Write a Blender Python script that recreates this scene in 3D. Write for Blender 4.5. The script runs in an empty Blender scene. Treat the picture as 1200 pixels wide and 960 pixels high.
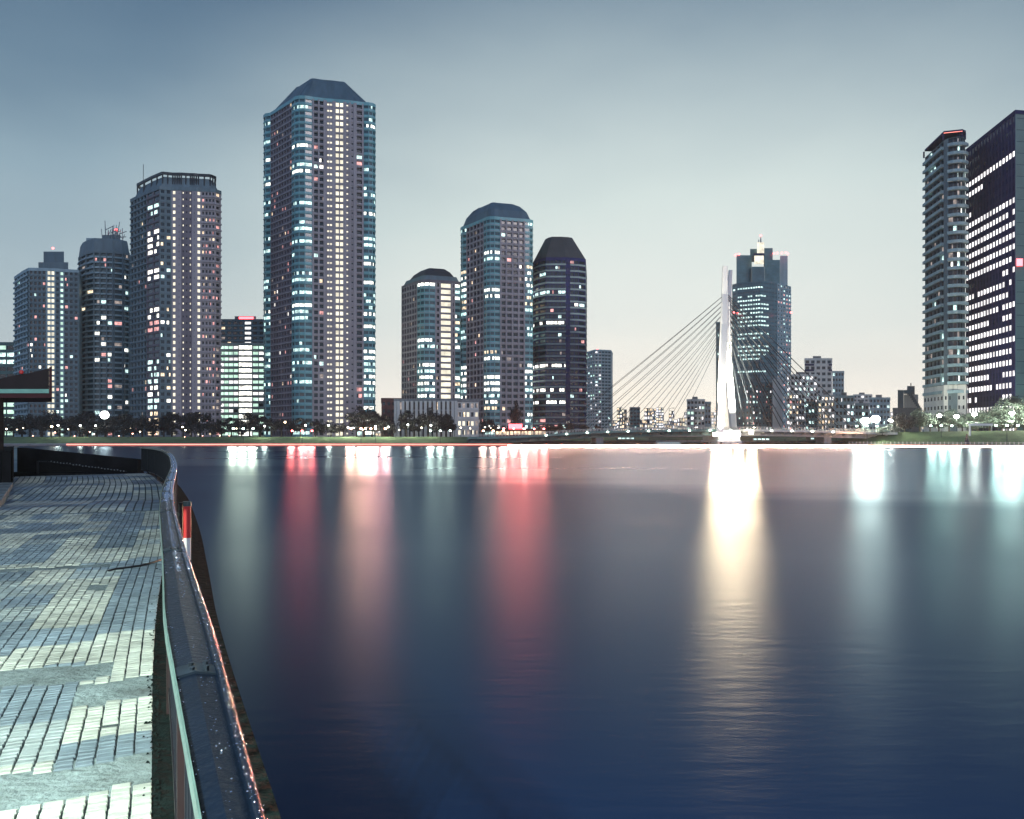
import bpy, math, random
from mathutils import Vector
R = random.Random(7)
SC = bpy.context.scene
COL = SC.collection
F, HY, CX, CZ = 933.0, 511.0, 600.0, 4.5      # focal length in px of the 1200 px frame, horizon row, centre column, eye height

def P(px, D): return ((px - CX) / F * D, D)
def Z(py, D): return CZ + (HY - py) * D / F

# ------------------------------------------------------------------ mesh helper
class MB:
    def __init__(s): s.v = []; s.f = []; s.m = []
    def quad(s, a, b, c, d, m=0):
        n = len(s.v); s.v += [a, b, c, d]; s.f.append((n, n+1, n+2, n+3)); s.m.append(m)
    def poly(s, pts, m=0):
        n = len(s.v); s.v += pts; s.f.append(tuple(range(n, n+len(pts)))); s.m.append(m)
    def box(s, x0, x1, y0, y1, z0, z1, m=0):
        n = len(s.v)
        s.v += [(x0,y0,z0),(x1,y0,z0),(x1,y1,z0),(x0,y1,z0),(x0,y0,z1),(x1,y0,z1),(x1,y1,z1),(x0,y1,z1)]
        for q in ((0,3,2,1),(4,5,6,7),(0,1,5,4),(1,2,6,5),(2,3,7,6),(3,0,4,7)):
            s.f.append(tuple(n+i for i in q)); s.m.append(m)
    def obox(s, a, b, w, z0, z1, m=0, za=None):
        """box along a->b (2-D), half width w; za: (z0,z1) at b if sloped"""
        dx, dy = b[0]-a[0], b[1]-a[1]; L = math.hypot(dx, dy) or 1; nx, ny = -dy/L*w, dx/L*w
        y0, y1 = (z0, z1) if za is None else za
        n = len(s.v)
        s.v += [(a[0]-nx,a[1]-ny,z0),(b[0]-nx,b[1]-ny,y0),(b[0]+nx,b[1]+ny,y0),(a[0]+nx,a[1]+ny,z0),
                (a[0]-nx,a[1]-ny,z1),(b[0]-nx,b[1]-ny,y1),(b[0]+nx,b[1]+ny,y1),(a[0]+nx,a[1]+ny,z1)]
        for q in ((0,3,2,1),(4,5,6,7),(0,1,5,4),(1,2,6,5),(2,3,7,6),(3,0,4,7)):
            s.f.append(tuple(n+i for i in q)); s.m.append(m)
    def prism(s, pts, z0, z1, m=0, mt=None):
        k = len(pts); n = len(s.v)
        s.v += [(p[0],p[1],z0) for p in pts] + [(p[0],p[1],z1) for p in pts]
        for i in range(k):
            j = (i+1) % k; s.f.append((n+i, n+j, n+k+j, n+k+i)); s.m.append(m)
        s.f.append(tuple(n+k+i for i in range(k))); s.m.append(m if mt is None else mt)
        s.f.append(tuple(n+k-1-i for i in range(k))); s.m.append(m)
    def loft(s, rings, m=0, cap=True):
        k = len(rings[0]); n = len(s.v)
        for r in rings: s.v += [tuple(p) for p in r]
        for a in range(len(rings)-1):
            for i in range(k):
                j = (i+1) % k
                s.f.append((n+a*k+i, n+a*k+j, n+(a+1)*k+j, n+(a+1)*k+i)); s.m.append(m)
        if cap:
            s.f.append(tuple(n+k-1-i for i in range(k))); s.m.append(m)
            e = n+(len(rings)-1)*k; s.f.append(tuple(e+i for i in range(k))); s.m.append(m)
    def tube(s, pts, r, m=0, k=6):
        rings = []
        for i, p in enumerate(pts):
            p = Vector(p); a = Vector(pts[max(i-1,0)]); b = Vector(pts[min(i+1,len(pts)-1)])
            d = (b-a).normalized(); u = d.orthogonal().normalized() if abs(d.z) < .99 else Vector((1,0,0))
            if abs(d.z) < .99: u = d.cross(Vector((0,0,1))).normalized()
            w = d.cross(u).normalized(); rr = r[i] if isinstance(r, (list, tuple)) else r
            rings.append([p + (u*math.cos(t) + w*math.sin(t))*rr for t in [2*math.pi*j/k for j in range(k)]])
        s.loft(rings, m)
    def sphere(s, c, r, m=0, k=10, h=6, sz=1.0):
        rings = []
        for a in range(1, h):
            t = math.pi*a/h
            rings.append([(c[0]+r*math.sin(t)*math.cos(2*math.pi*j/k), c[1]+r*math.sin(t)*math.sin(2*math.pi*j/k), c[2]-r*sz*math.cos(t)) for j in range(k)])
        s.loft(rings, m)
    def build(s, name, mats, parent=None, smooth=False, shift=None):
        me = bpy.data.meshes.new(name)
        v = s.v if shift is None else [(a[0]-shift[0], a[1]-shift[1], a[2]-shift[2]) for a in s.v]
        me.from_pydata([tuple(a) for a in v], [], s.f)
        mats = mats if isinstance(mats, (list, tuple)) else [mats]
        for m in mats: me.materials.append(m)
        if len(mats) > 1: me.polygons.foreach_set('material_index', s.m)
        if smooth: me.polygons.foreach_set('use_smooth', [True]*len(me.polygons))
        me.update()
        o = bpy.data.objects.new(name, me); COL.objects.link(o)
        if parent is not None: o.parent = parent
        return o

def tag(o, label=None, cat=None, group=None, kind=None):
    if label: o['label'] = label
    if cat: o['category'] = cat
    if group: o['group'] = group
    if kind: o['kind'] = kind
    return o
def thing(name, loc, label, cat, group=None):
    o = bpy.data.objects.new(name, None); COL.objects.link(o); o.location = loc
    return tag(o, label, cat, group)
def copy_tree(o, parent=None):
    c = o.copy(); COL.objects.link(c)
    if parent is not None: c.parent = parent
    for ch in list(o.children): copy_tree(ch, c)
    return c

# ------------------------------------------------------------------ materials
M = {}
def mat(name, col, rough=.7, metal=0, noise=None, bump=0, bscale=5, spec=.5, var=0, vec='Object', streak=False):
    """principled with two-scale noise breakup of its own colour"""
    m = bpy.data.materials.new(name); m.use_nodes = True; nt = m.node_tree; N = nt.nodes; L = nt.links
    b = N['Principled BSDF']; b.inputs['Base Color'].default_value = (*col, 1)
    b.inputs['Roughness'].default_value = rough; b.inputs['Metallic'].default_value = metal
    b.inputs['Specular IOR Level'].default_value = spec
    tc = N.new('ShaderNodeTexCoord')
    if noise:
        n1 = N.new('ShaderNodeTexNoise'); n1.inputs['Scale'].default_value = noise[0]; n1.inputs['Detail'].default_value = 8
        n1.inputs['Roughness'].default_value = .65
        if streak:
            mp = N.new('ShaderNodeMapping'); mp.inputs['Scale'].default_value = (1, 1, .12)
            L.new(tc.outputs[vec], mp.inputs[0]); L.new(mp.outputs[0], n1.inputs['Vector'])
        else: L.new(tc.outputs[vec], n1.inputs['Vector'])
        cr = N.new('ShaderNodeValToRGB'); k = noise[1]
        cr.color_ramp.elements[0].position = .3; cr.color_ramp.elements[1].position = .7
        cr.color_ramp.elements[0].color = (*[c*(1-k) for c in col], 1); cr.color_ramp.elements[1].color = (*[min(1, c*(1+k)) for c in col], 1)
        L.new(n1.outputs['Fac'], cr.inputs[0]); out = cr.outputs[0]
        if var:
            oi = N.new('ShaderNodeObjectInfo'); mr = N.new('ShaderNodeMapRange'); mr.inputs[3].default_value = 1-var; mr.inputs[4].default_value = 1+var
            L.new(oi.outputs['Random'], mr.inputs[0])
            mx = N.new('ShaderNodeVectorMath'); mx.operation = 'SCALE'; L.new(out, mx.inputs[0]); L.new(mr.outputs[0], mx.inputs['Scale']); out = mx.outputs[0]
        L.new(out, b.inputs['Base Color'])
    if bump:
        n2 = N.new('ShaderNodeTexNoise'); n2.inputs['Scale'].default_value = bscale; n2.inputs['Detail'].default_value = 6
        L.new(tc.outputs[vec], n2.inputs['Vector'])
        bp = N.new('ShaderNodeBump'); bp.inputs['Strength'].default_value = bump; bp.inputs['Distance'].default_value = .05
        L.new(n2.outputs['Fac'], bp.inputs['Height']); L.new(bp.outputs[0], b.inputs['Normal'])
    M[name] = m
    return m
def emit(name, col, strength, vary=0, sample='AUTO', scale=.5):
    """a lamp, or a lit room: rooms differ from one another, so the strength varies slowly over the facade"""
    m = bpy.data.materials.new(name); m.use_nodes = True; nt = m.node_tree; N = nt.nodes; L = nt.links
    b = N['Principled BSDF']; b.inputs['Base Color'].default_value = (.05, .05, .05, 1); b.inputs['Roughness'].default_value = .3
    b.inputs['Emission Color'].default_value = (*col, 1); b.inputs['Emission Strength'].default_value = strength
    if vary:
        g = N.new('ShaderNodeNewGeometry'); n1 = N.new('ShaderNodeTexNoise'); n1.inputs['Scale'].default_value = scale; n1.inputs['Detail'].default_value = 3
        mr = N.new('ShaderNodeMapRange'); mr.inputs[1].default_value = .3; mr.inputs[2].default_value = .7
        mr.inputs[3].default_value = strength*(1-vary); mr.inputs[4].default_value = strength*(1+vary)
        L.new(g.outputs['Position'], n1.inputs['Vector']); L.new(n1.outputs['Fac'], mr.inputs[0]); L.new(mr.outputs[0], b.inputs['Emission Strength'])
    m.cycles.emission_sampling = sample
    M[name] = m
    return m

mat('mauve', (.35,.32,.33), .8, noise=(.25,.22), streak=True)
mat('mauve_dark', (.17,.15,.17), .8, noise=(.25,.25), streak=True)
mat('teal_panel', (.15,.38,.40), .4, noise=(.3,.2), streak=True)
mat('slate', (.13,.19,.21), .7, noise=(.3,.25), streak=True)
mat('slate_light', (.29,.41,.44), .7, noise=(.3,.2), streak=True)
mat('navy', (.02,.024,.085), .9, spec=.08, noise=(.3,.25))
mat('navy_fin', (.04,.045,.13), .9, spec=.08, noise=(.3,.2))
mat('teal_glass', (.07,.17,.19), .2, noise=(.15,.3))
mat('teal_dark', (.05,.13,.155), .25, noise=(.15,.3))
mat('green_side', (.05,.14,.13), .35, noise=(.1,.2))
mat('balcony_teal', (.27,.40,.42), .7, noise=(.3,.25), streak=True)
mat('concrete', (.33,.34,.32), .85, noise=(.6,.2), bump=.3)
mat('concrete_pale', (.62,.63,.58), .85, noise=(.3,.15), streak=True)
mat('concrete_grey', (.2,.22,.22), .85, noise=(.5,.3), streak=True)
mat('roof_teal', (.08,.14,.17), .4, noise=(.2,.3), streak=True)
mat('roof_dark', (.035,.04,.045), .6, noise=(.2,.3))
mat('brick_red', (.12,.05,.045), .8, noise=(.4,.3))
mat('glass', (.012,.02,.026), .12, noise=(.3,.5), spec=.6)
mat('glass_teal', (.03,.08,.095), .15, noise=(.3,.5), spec=.6)
mat('steel_dark', (.03,.035,.04), .45, metal=.4, noise=(2,.3))
mat('steel_grey', (.22,.24,.25), .5, metal=.3, noise=(1,.2))
mat('white_paint', (.78,.78,.74), .5, noise=(.2,.06), streak=True)
mat('bridge_green', (.12,.24,.21), .5, noise=(.3,.25), streak=True)
mat('bridge_pale', (.62,.62,.54), .6, noise=(.3,.2), streak=True)
mat('cable', (.03,.036,.04), .9, spec=.03)
mat('asphalt', (.05,.05,.052), .9, noise=(.5,.2))
mat('bark', (.035,.028,.022), .95, noise=(3,.4), bump=.5)
mat('leaf', (.012,.013,.013), .8, noise=(.5,.55), var=.35)
mat('leaf_pale', (.05,.075,.06), .8, noise=(.6,.5), var=.3)
mat('grass', (.09,.15,.06), .95, noise=(.15,.45), bump=.6, bscale=2)
mat('earth', (.06,.065,.055), .95, noise=(.05,.4))
mat('revetment', (.22,.2,.19), .85, noise=(.3,.35))
mat('red_paint', (.55,.03,.03), .5, noise=(1,.2))
mat('hull', (.02,.025,.03), .6, noise=(.5,.4))
mat('rail_paint', (.0012,.0026,.0065), .24, noise=(6,.3), bump=.08, bscale=60, spec=.11)
mat('rail_edge', (.06,.10,.095), .35, noise=(9,.3), metal=.2)
mat('rail_dark', (.004,.003,.005), .5, noise=(5,.4))
mat('rail_rust', (.010,.002,.003), .6, noise=(5,.4))
mat('drop', (.9,.92,.95), .08, metal=1, spec=1)
mat('stone_wet', (.004,.008,.008), .8, spec=.05, noise=(4,.6), bump=1, bscale=14)
mat('mortar', (.03,.042,.047), .95, noise=(5,.4), bump=.5, bscale=40)
mat('patch', (.12,.155,.16), .95, noise=(3.2,.55), bump=.6, bscale=25)
mat("canopy_skin", (.018,.010,.012), .8, noise=(1.5,.35))
mat('canopy_red', (.05,.006,.008), .6, noise=(1.5,.3))
mat('fascia', (.20,.42,.36), .5, noise=(2,.15))
mat('black_wall', (.012,.012,.015), .95, spec=.03, noise=(1,.4), bump=.4)
NS = 'NONE'
mat('rail_joint', (.004,.007,.012), .4, noise=(20,.5), spec=.25)
mat('rail_bar', (.012,.014,.02), .6, noise=(5,.3), spec=.12)
mat('glass_navy', (.014,.018,.075), .25, noise=(.2,.5), spec=.15)
emit('lit_warm', (1,.76,.50), 1.1, .85, NS)
emit('lit_cool', (.70,1,.95), 1.1, .85, NS)
emit('lit_pink', (1,.45,.42), .8, .7, NS)
emit('lit_white', (1,.97,.86), 1.9, .75, NS)
emit('lit_dim', (.75,.62,.55), .35, .8, NS)
emit('lit_stair', (1,.92,.70), .9, .4, NS, .2)
emit('lit_green', (.66,1,.80), .95, .4, NS, .2)
emit('lit_pale', (1,.97,.97), 1.3, .5, NS, .12)
emit('beacon', (1,.12,.12), 6, 0, NS)
emit('sign_red', (1,.10,.12), 5)
emit('lamp_white', (.93,1,.94), 14)
emit('lamp_warm', (1,.82,.55), 12)
emit('lamp_pink', (1,.42,.30), 12)
emit('lamp_blaze', (1,.97,.85), 60)
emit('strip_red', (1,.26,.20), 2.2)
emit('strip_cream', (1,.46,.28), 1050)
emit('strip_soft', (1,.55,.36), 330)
emit('floodlens', (1,.9,.8), 30)
LIT = ['lit_warm','lit_cool','lit_pink','lit_white','lit_dim','lit_stair','lit_green','lit_pale']
WMATS = ['glass','glass_teal','glass_navy'] + LIT
WATER_ROUGH, WATER_BODY, WATER_TINT, WATER_NEAR, WATER_FAR, LAMP_K, FLOOD_K, UP_K, PROM, HAZE, EXPO = .34, (.006,.021,.072), (.68,.85,1), .58, 1.0, 2.8, 4.8e5, 4e5, 21000, 1.15e-4, .38
# ------------------------------------------------------------------ towers
def arc(p0, p1, bulge, k, st, nb=1):
    """facets from pixel/depth corner p0 to p1, bulging outwards (toward the eye) by bulge metres"""
    a, b = Vector(P(*p0)), Vector(P(*p1)); d = (b-a); n = Vector((d.y, -d.x)).normalized()
    out = []
    for i in range(k):
        t = i/k; q = a + d*t + n*bulge*math.sin(math.pi*t)**.8 if i else a
        out.append((tuple(q), st, nb))
    return out
def S(px, D, st, nb): return [(P(px, D), st, nb)]
def rnd_lit(p, mix=('lit_warm','lit_cool','lit_pink','lit_white','lit_dim')):
    return lambda f, b, r: r.choice(mix) if r.random() < p else None
def row_lit(p, key=('lit_white','lit_cool','lit_warm')):
    """whole floors of a bay lit together"""
    def g(f, b, r):
        q = random.Random(f*7919 + hash_s(key) + int(p*1000))
        return q.choice(key) if q.random() < p and r.random() < .85 else None
    return g
def hash_s(t): return sum(sum(ord(c) for c in x) for x in t)
def col_lit(cols, key, rest=None, miss=.03):
    return lambda f, b, r: (key if (b in cols and r.random() > miss) else (rest(f, b, r) if rest else None))

def tower(name, label, cat, chain, back, ztop, fh, styles, seed, z0=4.0, roof='roof_dark', extra_parts=None, group=None, skip=0, parapet=1.2):
    """chain: [((x,y), style, bays) ...] left to right over the faces the river sees, closed by back: [(x,y)...]"""
    rr = random.Random(seed)
    pts = [c[0] for c in chain] + back
    n = len(pts); sty = [c[1] for c in chain] + [None]*len(back); nbs = [c[2] for c in chain] + [1]*len(back)
    cx = sum(p[0] for p in pts)/n; cy = sum(p[1] for p in pts)/n
    root = thing(name, (cx, cy, z0), label, cat, group); sh = (cx, cy, z0)
    nor = []
    for i in range(n):
        a, b = pts[i], pts[(i+1) % n]; dx, dy = b[0]-a[0], b[1]-a[1]; L = math.hypot(dx, dy); nor.append((dy/L, -dx/L))
    def off(i, d):
        a, b = nor[i-1], nor[i % n]; s = 1 + a[0]*b[0] + a[1]*b[1]; s = max(s, .35)
        return (pts[i % n][0] + (a[0]+b[0])/s*d, pts[i % n][1] + (a[1]+b[1])/s*d)
    nf = max(1, int((ztop - z0)/fh)); fh = (ztop - z0)/nf
    wall = MB(); wins = []
    mats = []; idx = {}
    def mi(k):
        if k not in idx: idx[k] = len(mats); mats.append(M[k])
        return idx[k]
    main = next(s for s in sty if s); base = styles[main]['wall']
    for i in range(n):
        a, b = Vector(pts[i]), Vector(pts[(i+1) % n]); nn = Vector(nor[i]); st = styles.get(sty[i])
        if st is None:
            wall.quad((*a, z0), (*b, z0), (*b, ztop), (*a, ztop), mi(base)); continue
        nb = nbs[i]; wm = mi(st['wall']); w, h = st['win']; rec = st.get('rec', .5); sill = st.get('sill', (1-h)*.45)
        if skip: wall.quad((*a, z0), (*b, z0), (*b, z0+skip*fh), (*a, z0+skip*fh), wm)
        for f in range(skip, nf):
            zb = z0 + f*fh; zt = zb + fh; u0 = zb + sill*fh; u1 = u0 + h*fh
            wall.quad((*a, zb), (*b, zb), (*b, u0), (*a, u0), wm)
            wall.quad((*a, u1), (*b, u1), (*b, zt), (*a, zt), wm)
            for k in range(nb):
                ww = w[k] if isinstance(w, (list, tuple)) else w
                c0 = a + (b-a)*(k/nb); c1 = a + (b-a)*((k+1)/nb); e0 = c0 + (c1-c0)*(.5-ww/2); e1 = c0 + (c1-c0)*(.5+ww/2)
                i0, i1 = e0 - nn*rec, e1 - nn*rec
                wall.quad((*c0, u0), (*e0, u0), (*e0, u1), (*c0, u1), wm)
                wall.quad((*e1, u0), (*c1, u0), (*c1, u1), (*e1, u1), wm)
                wall.quad((*e0, u0), (*i0, u0), (*i0, u1), (*e0, u1), wm)
                wall.quad((*i1, u0), (*e1, u0), (*e1, u1), (*i1, u1), wm)
                wall.quad((*e0, u0), (*e1, u0), (*i1, u0), (*i0, u0), wm)
                wall.quad((*i0, u1), (*i1, u1), (*e1, u1), (*e0, u1), wm)
                key = st['lit'](f, k, rr) if st.get('lit') else None
                if key and st.get('split'):
                    # a lit opening split by mullions into small bright lights
                    ks = st['split']; prt = rr.randint(0, 3) if st.get('part') else -1
                    for q in range(ks):
                        j0 = i0 + (i1-i0)*((q+.14)/ks); j1 = i0 + (i1-i0)*((q+.86)/ks)
                        wall.quad((*(i0 + (i1-i0)*((q-.0)/ks)), u0), (*j0, u0), (*j0, u1), (*(i0 + (i1-i0)*((q-.0)/ks)), u1), wm)
                        wall.quad((*j1, u0), (*(i0 + (i1-i0)*((q+1)/ks)), u0), (*(i0 + (i1-i0)*((q+1)/ks)), u1), (*j1, u1), wm)
                        wins.append((j0, j1, u0, u1, key, nn))
                elif key and rr.random() < .45 and not st.get('whole'):
                    # curtains half drawn: part of the window is lit
                    t = rr.uniform(.35, .7); s0 = rr.choice((0, 1)); j = i0 + (i1-i0)*t
                    wins.append((i0, j, u0, u1, key if s0 else st.get('glass', 'glass'), nn))
                    wins.append((j, i1, u0, u1, st.get('glass', 'glass') if s0 else key, nn))
                else: wins.append((i0, i1, u0, u1, key or st.get('glass', 'glass'), nn))
        if st.get('slab'):
            d, z_lo, z_hi, smk = st['slab']; sm = mi(smk); A, B = off(i, d), off(i+1, d)
            fl, fr = sty[i-1] and styles[sty[i-1]].get('slab'), sty[(i+1) % n] and styles[sty[(i+1) % n]].get('slab')
            if not fl: A = (a.x + nn.x*d, a.y + nn.y*d)
            if not fr: B = (b.x + nn.x*d, b.y + nn.y*d)
            for f in range(skip, nf):
                zl = z0 + f*fh + z_lo; zh = z0 + f*fh + z_hi
                wall.quad((*A, zl), (*B, zl), (*B, zh), (*A, zh), sm)
                wall.quad((*A, zh), (*B, zh), (*b, zh), (*a, zh), sm)
                wall.quad((*a, zl), (*b, zl), (*B, zl), (*A, zl), sm)
                if not fl: wall.quad((*a, zl), (*A, zl), (*A, zh), (*a, zh), sm)
                if not fr: wall.quad((*B, zl), (*b, zl), (*b, zh), (*B, zh), sm)
        if st.get('pier'):
            pw, pd, pk = st['pier']; pm = mi(pk); step = st.get('pier_every', 1)
            for k in range(0 if st.get('pier_ends', True) else 1, nb + (1 if st.get('pier_ends', True) else 0), step):
                t = min(max(k/nb, pw/2/(b-a).length), 1 - pw/2/(b-a).length); c = a + (b-a)*t; dd = (b-a).normalized()*(pw/2)
                q = [c-dd, c+dd, c+dd+nn*pd, c-dd+nn*pd]; zlo = z0 + .02
                wall.quad((*q[3], zlo), (*q[2], zlo), (*q[2], ztop), (*q[3], ztop), pm)
                wall.quad((*q[0], zlo), (*q[3], zlo), (*q[3], ztop), (*q[0], ztop), pm)
                wall.quad((*q[2], zlo), (*q[1], zlo), (*q[1], ztop), (*q[2], ztop), pm)
                wall.quad((*q[3], ztop), (*q[2], ztop), (*q[1], ztop), (*q[0], ztop), pm)
    wall.poly([(*p, ztop) for p in pts], mi(roof))
    wall.build('wall', mats, root, shift=sh)
    if parapet:
        pb = MB(); outp = [off(i, .25) for i in range(n)]; inp = [off(i, -.4) for i in range(n)]
        for i in range(n):
            j = (i+1) % n; zb = ztop - .6; zt = ztop + parapet
            pb.quad((*outp[i], zb), (*outp[j], zb), (*outp[j], zt), (*outp[i], zt)); pb.quad((*outp[i], zt), (*outp[j], zt), (*inp[j], zt), (*inp[i], zt))
            pb.quad((*inp[j], ztop+.01), (*inp[i], ztop+.01), (*inp[i], zt), (*inp[j], zt)); pb.quad((*outp[j], zb), (*outp[i], zb), (*pts[i], zb), (*pts[j], zb))
        pb.build('parapet', M[styles[main].get('cap', base)], root, shift=sh)
    # windows: the 100 that show largest are parts, the rest one object of kind stuff
    def score(w):
        a, b, u0, u1, k, nn = w; c = (a+b)/2; vd = c.normalized(); q = -(nn.dot(vd)); ar = (b-a).length*(u1-u0)*max(q, 0)/c.length_squared
        return ar * (1 if k.startswith('lit') else .55)
    wins.sort(key=score, reverse=True)
    for w in wins[:100]:
        a, b, u0, u1, k, nn = w; c = (a+b)/2; mb = MB(); mb.quad((*a, u0), (*b, u0), (*b, u1), (*a, u1))
        o = mb.build('window', M[k], root, shift=(c.x, c.y, u0)); o.location = (c.x-cx, c.y-cy, u0-z0)
    if wins[100:]:
        mb = MB(); ix = {k: i for i, k in enumerate(WMATS)}
        for a, b, u0, u1, k, nn in wins[100:]: mb.quad((*a, u0), (*b, u0), (*b, u1), (*a, u1), ix[k])
        o = mb.build('windows', [M[k] for k in WMATS], root, shift=sh); o['kind'] = 'stuff'
    return root, pts, (cx, cy), sh

def roof_frustum(root, pts, c, sh, layers, m, name='roof'):
    """layers: (scale, z); the first is the eaves"""
    mb = MB(); mb.loft([[(c[0]+(p[0]-c[0])*s, c[1]+(p[1]-c[1])*s, z) for p in pts] for s, z in layers]); return mb.build(name, M[m], root, shift=sh)
def part_box(root, sh, name, m, px0, px1, D0, D1, z0, z1):
    mb = MB(); mb.prism([P(px0, D0), P(px1, D0), P(px1, D1), P(px0, D1)], z0, z1); return mb.build(name, M[m], root, shift=sh)
def beacon(root, sh, px, D, z, r=.7):
    mb = MB(); mb.sphere((*P(px, D), z), r, k=8, h=5); return mb.build('beacon', M['beacon'], root, shift=sh)

# -- tall tower, two faces with rounded glazed corner bays
def build_towers():
    stE = {
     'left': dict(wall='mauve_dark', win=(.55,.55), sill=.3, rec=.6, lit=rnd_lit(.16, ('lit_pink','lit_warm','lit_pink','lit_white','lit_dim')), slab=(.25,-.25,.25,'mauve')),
     'bay': dict(wall='teal_panel', win=(.86,.5), sill=.38, rec=.25, glass='glass_teal', lit=lambda f,b,r: (random.Random(f//2*31+5).choice(('lit_cool','lit_white','lit_cool')) if random.Random(f*17+3).random() < .3 else (None if r.random() > .05 else 'lit_cool')), slab=(.3,-.1,.5,'teal_panel')),
     'bay2': dict(wall='teal_panel', win=(.86,.5), sill=.38, rec=.25, glass='glass_teal', lit=lambda f,b,r: (random.Random(f//2*31+9).choice(('lit_cool','lit_white','lit_white')) if random.Random(f*13+3).random() < (.55 if f < 42 else .15) else (None if r.random() > .06 else 'lit_cool')), slab=(.3,-.1,.5,'teal_panel')),
     'dark': dict(wall='mauve', win=(.74,.6), sill=.25, rec=1.1, lit=rnd_lit(.10), slab=(.35,-.15,.75,'mauve'), pier=(.9,.5,'mauve')),
     'pair': dict(wall='mauve', win=(.62,.3), sill=.3, rec=.3, lit=lambda f,b,r: 'lit_stair', split=2, pier=(.9,.5,'mauve')),
     'wide': dict(wall='mauve', win=(.8,.62), sill=.2, rec=.3, lit=lambda f,b,r: 'lit_stair', split=2, slab=(.2,-.15,.4,'mauve'), pier=(.8,.5,'mauve')),
     'one': dict(wall='mauve', win=(.34,.24), sill=.4, rec=.5, lit=col_lit({0},'lit_stair'), whole=1, slab=(.3,-.2,.3,'mauve'), pier=(.8,.5,'mauve')),
    }
    zt = Z(118, 430)
    ch = arc((309,453),(317,449),1,2,'bay') + S(317,449,'left',8) + arc((342,431),(366,428),3.2,4,'bay') + S(366,428,'dark',2) + S(381,430,'pair',1) \
       + S(391.5,431,'wide',1) + S(404,432,'one',2) + S(416,433.5,'dark',1) + arc((426,435),(441,441),2.6,4,'bay2')
    root, pts, c, sh = tower('residential_tower', 'tallest apartment tower, dark mauve with teal rounded corners and a blunt hipped roof', 'tower', ch, [P(437,478), P(330,492)], zt, 3.42, stE, 11, roof='roof_teal')
    roof_frustum(root, pts, c, sh, [(.9,zt),(.84,zt+2.5),(.44,zt+14)], 'roof_teal')
    part_box(root, sh, 'roof_plant', 'teal_panel', 368, 386, 438, 444, zt, zt+7); part_box(root, sh, 'roof_plant', 'slate', 388, 402, 440, 446, zt, zt+6)
    beacon(root, sh, 404, 455, zt+14.4); beacon(root, sh, 362, 450, zt+14.4, .3)
    # -- brown tower left of it
    lv = lambda f,b,r: 'lit_stair'
    stC = {
     'left': dict(wall='slate', win=(.62,.6), sill=.25, rec=.8, lit=rnd_lit(.09,('lit_warm','lit_pink','lit_dim')), slab=(.5,-.2,.7,'slate')),
     'corner': dict(wall='mauve_dark', win=(.8,.6), sill=.28, rec=.3, lit=lambda f,b,r: (random.Random(f//2*3+1).choice(('lit_white','lit_warm','lit_cool','lit_pink')) if random.Random(f//2*7+4).random() < .5 else None), slab=(.4,-.2,.5,'mauve_dark')),
     'mid': dict(wall='slate', win=(.6,.5), sill=.3, rec=.4, lit=rnd_lit(.18,('lit_cool','lit_white','lit_warm')), slab=(.2,-.2,.3,'slate')),
     'lcol': dict(wall='mauve', win=(.5,.5), sill=.25, rec=.3, lit=lv, whole=1),
     'plain': dict(wall='mauve', win=(.12,.3), sill=.3, rec=.2),
     'ccol': dict(wall='mauve_dark', win=(.34,.3), sill=.35, rec=.6, lit=col_lit({0,2},'lit_stair',None,.12), whole=1),
     'right': dict(wall='mauve', win=(.6,.45), sill=.3, rec=.8, lit=rnd_lit(.3,('lit_pink','lit_warm','lit_dim','lit_pink')), slab=(.6,-.2,.7,'mauve')),
    }
    zt = Z(222, 430)
    ch = S(153,452,'left',5) + S(172,437,'corner',2) + S(187,428,'mid',2) + S(201,430,'lcol',1) + S(207,430,'plain',1) + S(212.5,430,'ccol',3) + S(225,431,'plain',1) \
       + S(230,431,'lcol',1) + S(236,432,'right',4)
    root, pts, c, sh = tower('residential_tower', 'brown-mauve tower with a flat open crown and twin lines of lit stair windows', 'tower', ch + [(P(252,433),'right',1)], [P(259,437), P(257,470), P(170,480)], zt, 3.5, stC, 5)
    roof_frustum(root, pts, c, sh, [(.93,zt+1.2),(.80,zt+7)], 'slate', 'crown_screen')
    mb = MB(); k = len(pts)
    for i in range(k):
        for t in (0,.5):
            a, b = pts[i], pts[(i+1) % k]; q = ((a[0]+(b[0]-a[0])*t-c[0])*.86+c[0], (a[1]+(b[1]-a[1])*t-c[1])*.86+c[1]); mb.box(q[0]-.3,q[0]+.3,q[1]-.3,q[1]+.3,zt,zt+9)
        a, b = [((p[0]-c[0])*.86+c[0], (p[1]-c[1])*.86+c[1]) for p in (pts[i], pts[(i+1) % k])]; mb.obox(a, b, .5, zt+8, zt+9.4)
    mb.build('crown_frame', M['steel_dark'], root, shift=sh)
    mb = MB(); mb.tube([(*P(168,440), zt), (*P(168,440), zt+17)], .15); mb.build('mast', M['steel_dark'], root, shift=sh)
    # -- tower under the crane frame
    stB = {
     'l': dict(wall='slate', win=(.78,.62), sill=.28, rec=.8, glass='glass_teal', lit=rnd_lit(.13,('lit_cool','lit_white','lit_dim','lit_warm')), slab=(.7,-.25,.75,'slate_light')),
     'm': dict(wall='slate', win=(.8,.62), sill=.28, rec=.8, glass='glass_teal', lit=rnd_lit(.18,('lit_cool','lit_white','lit_pink','lit_dim')), slab=(.7,-.25,.75,'slate_light'), pier=(.6,.9,'slate')),
    }
    zt = Z(296, 500)
    ch = arc((92,520),(110,498),2,3,'l') + S(110,498,'m',3) + arc((133,500),(156,512),3,3,'m',1)
    root, pts, c, sh = tower('residential_tower', 'slate tower topped by an untidy scaffold crown, behind the brown-mauve tower', 'tower', ch, [P(153,540), P(100,545)], zt, 3.3, stB, 6)
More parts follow.
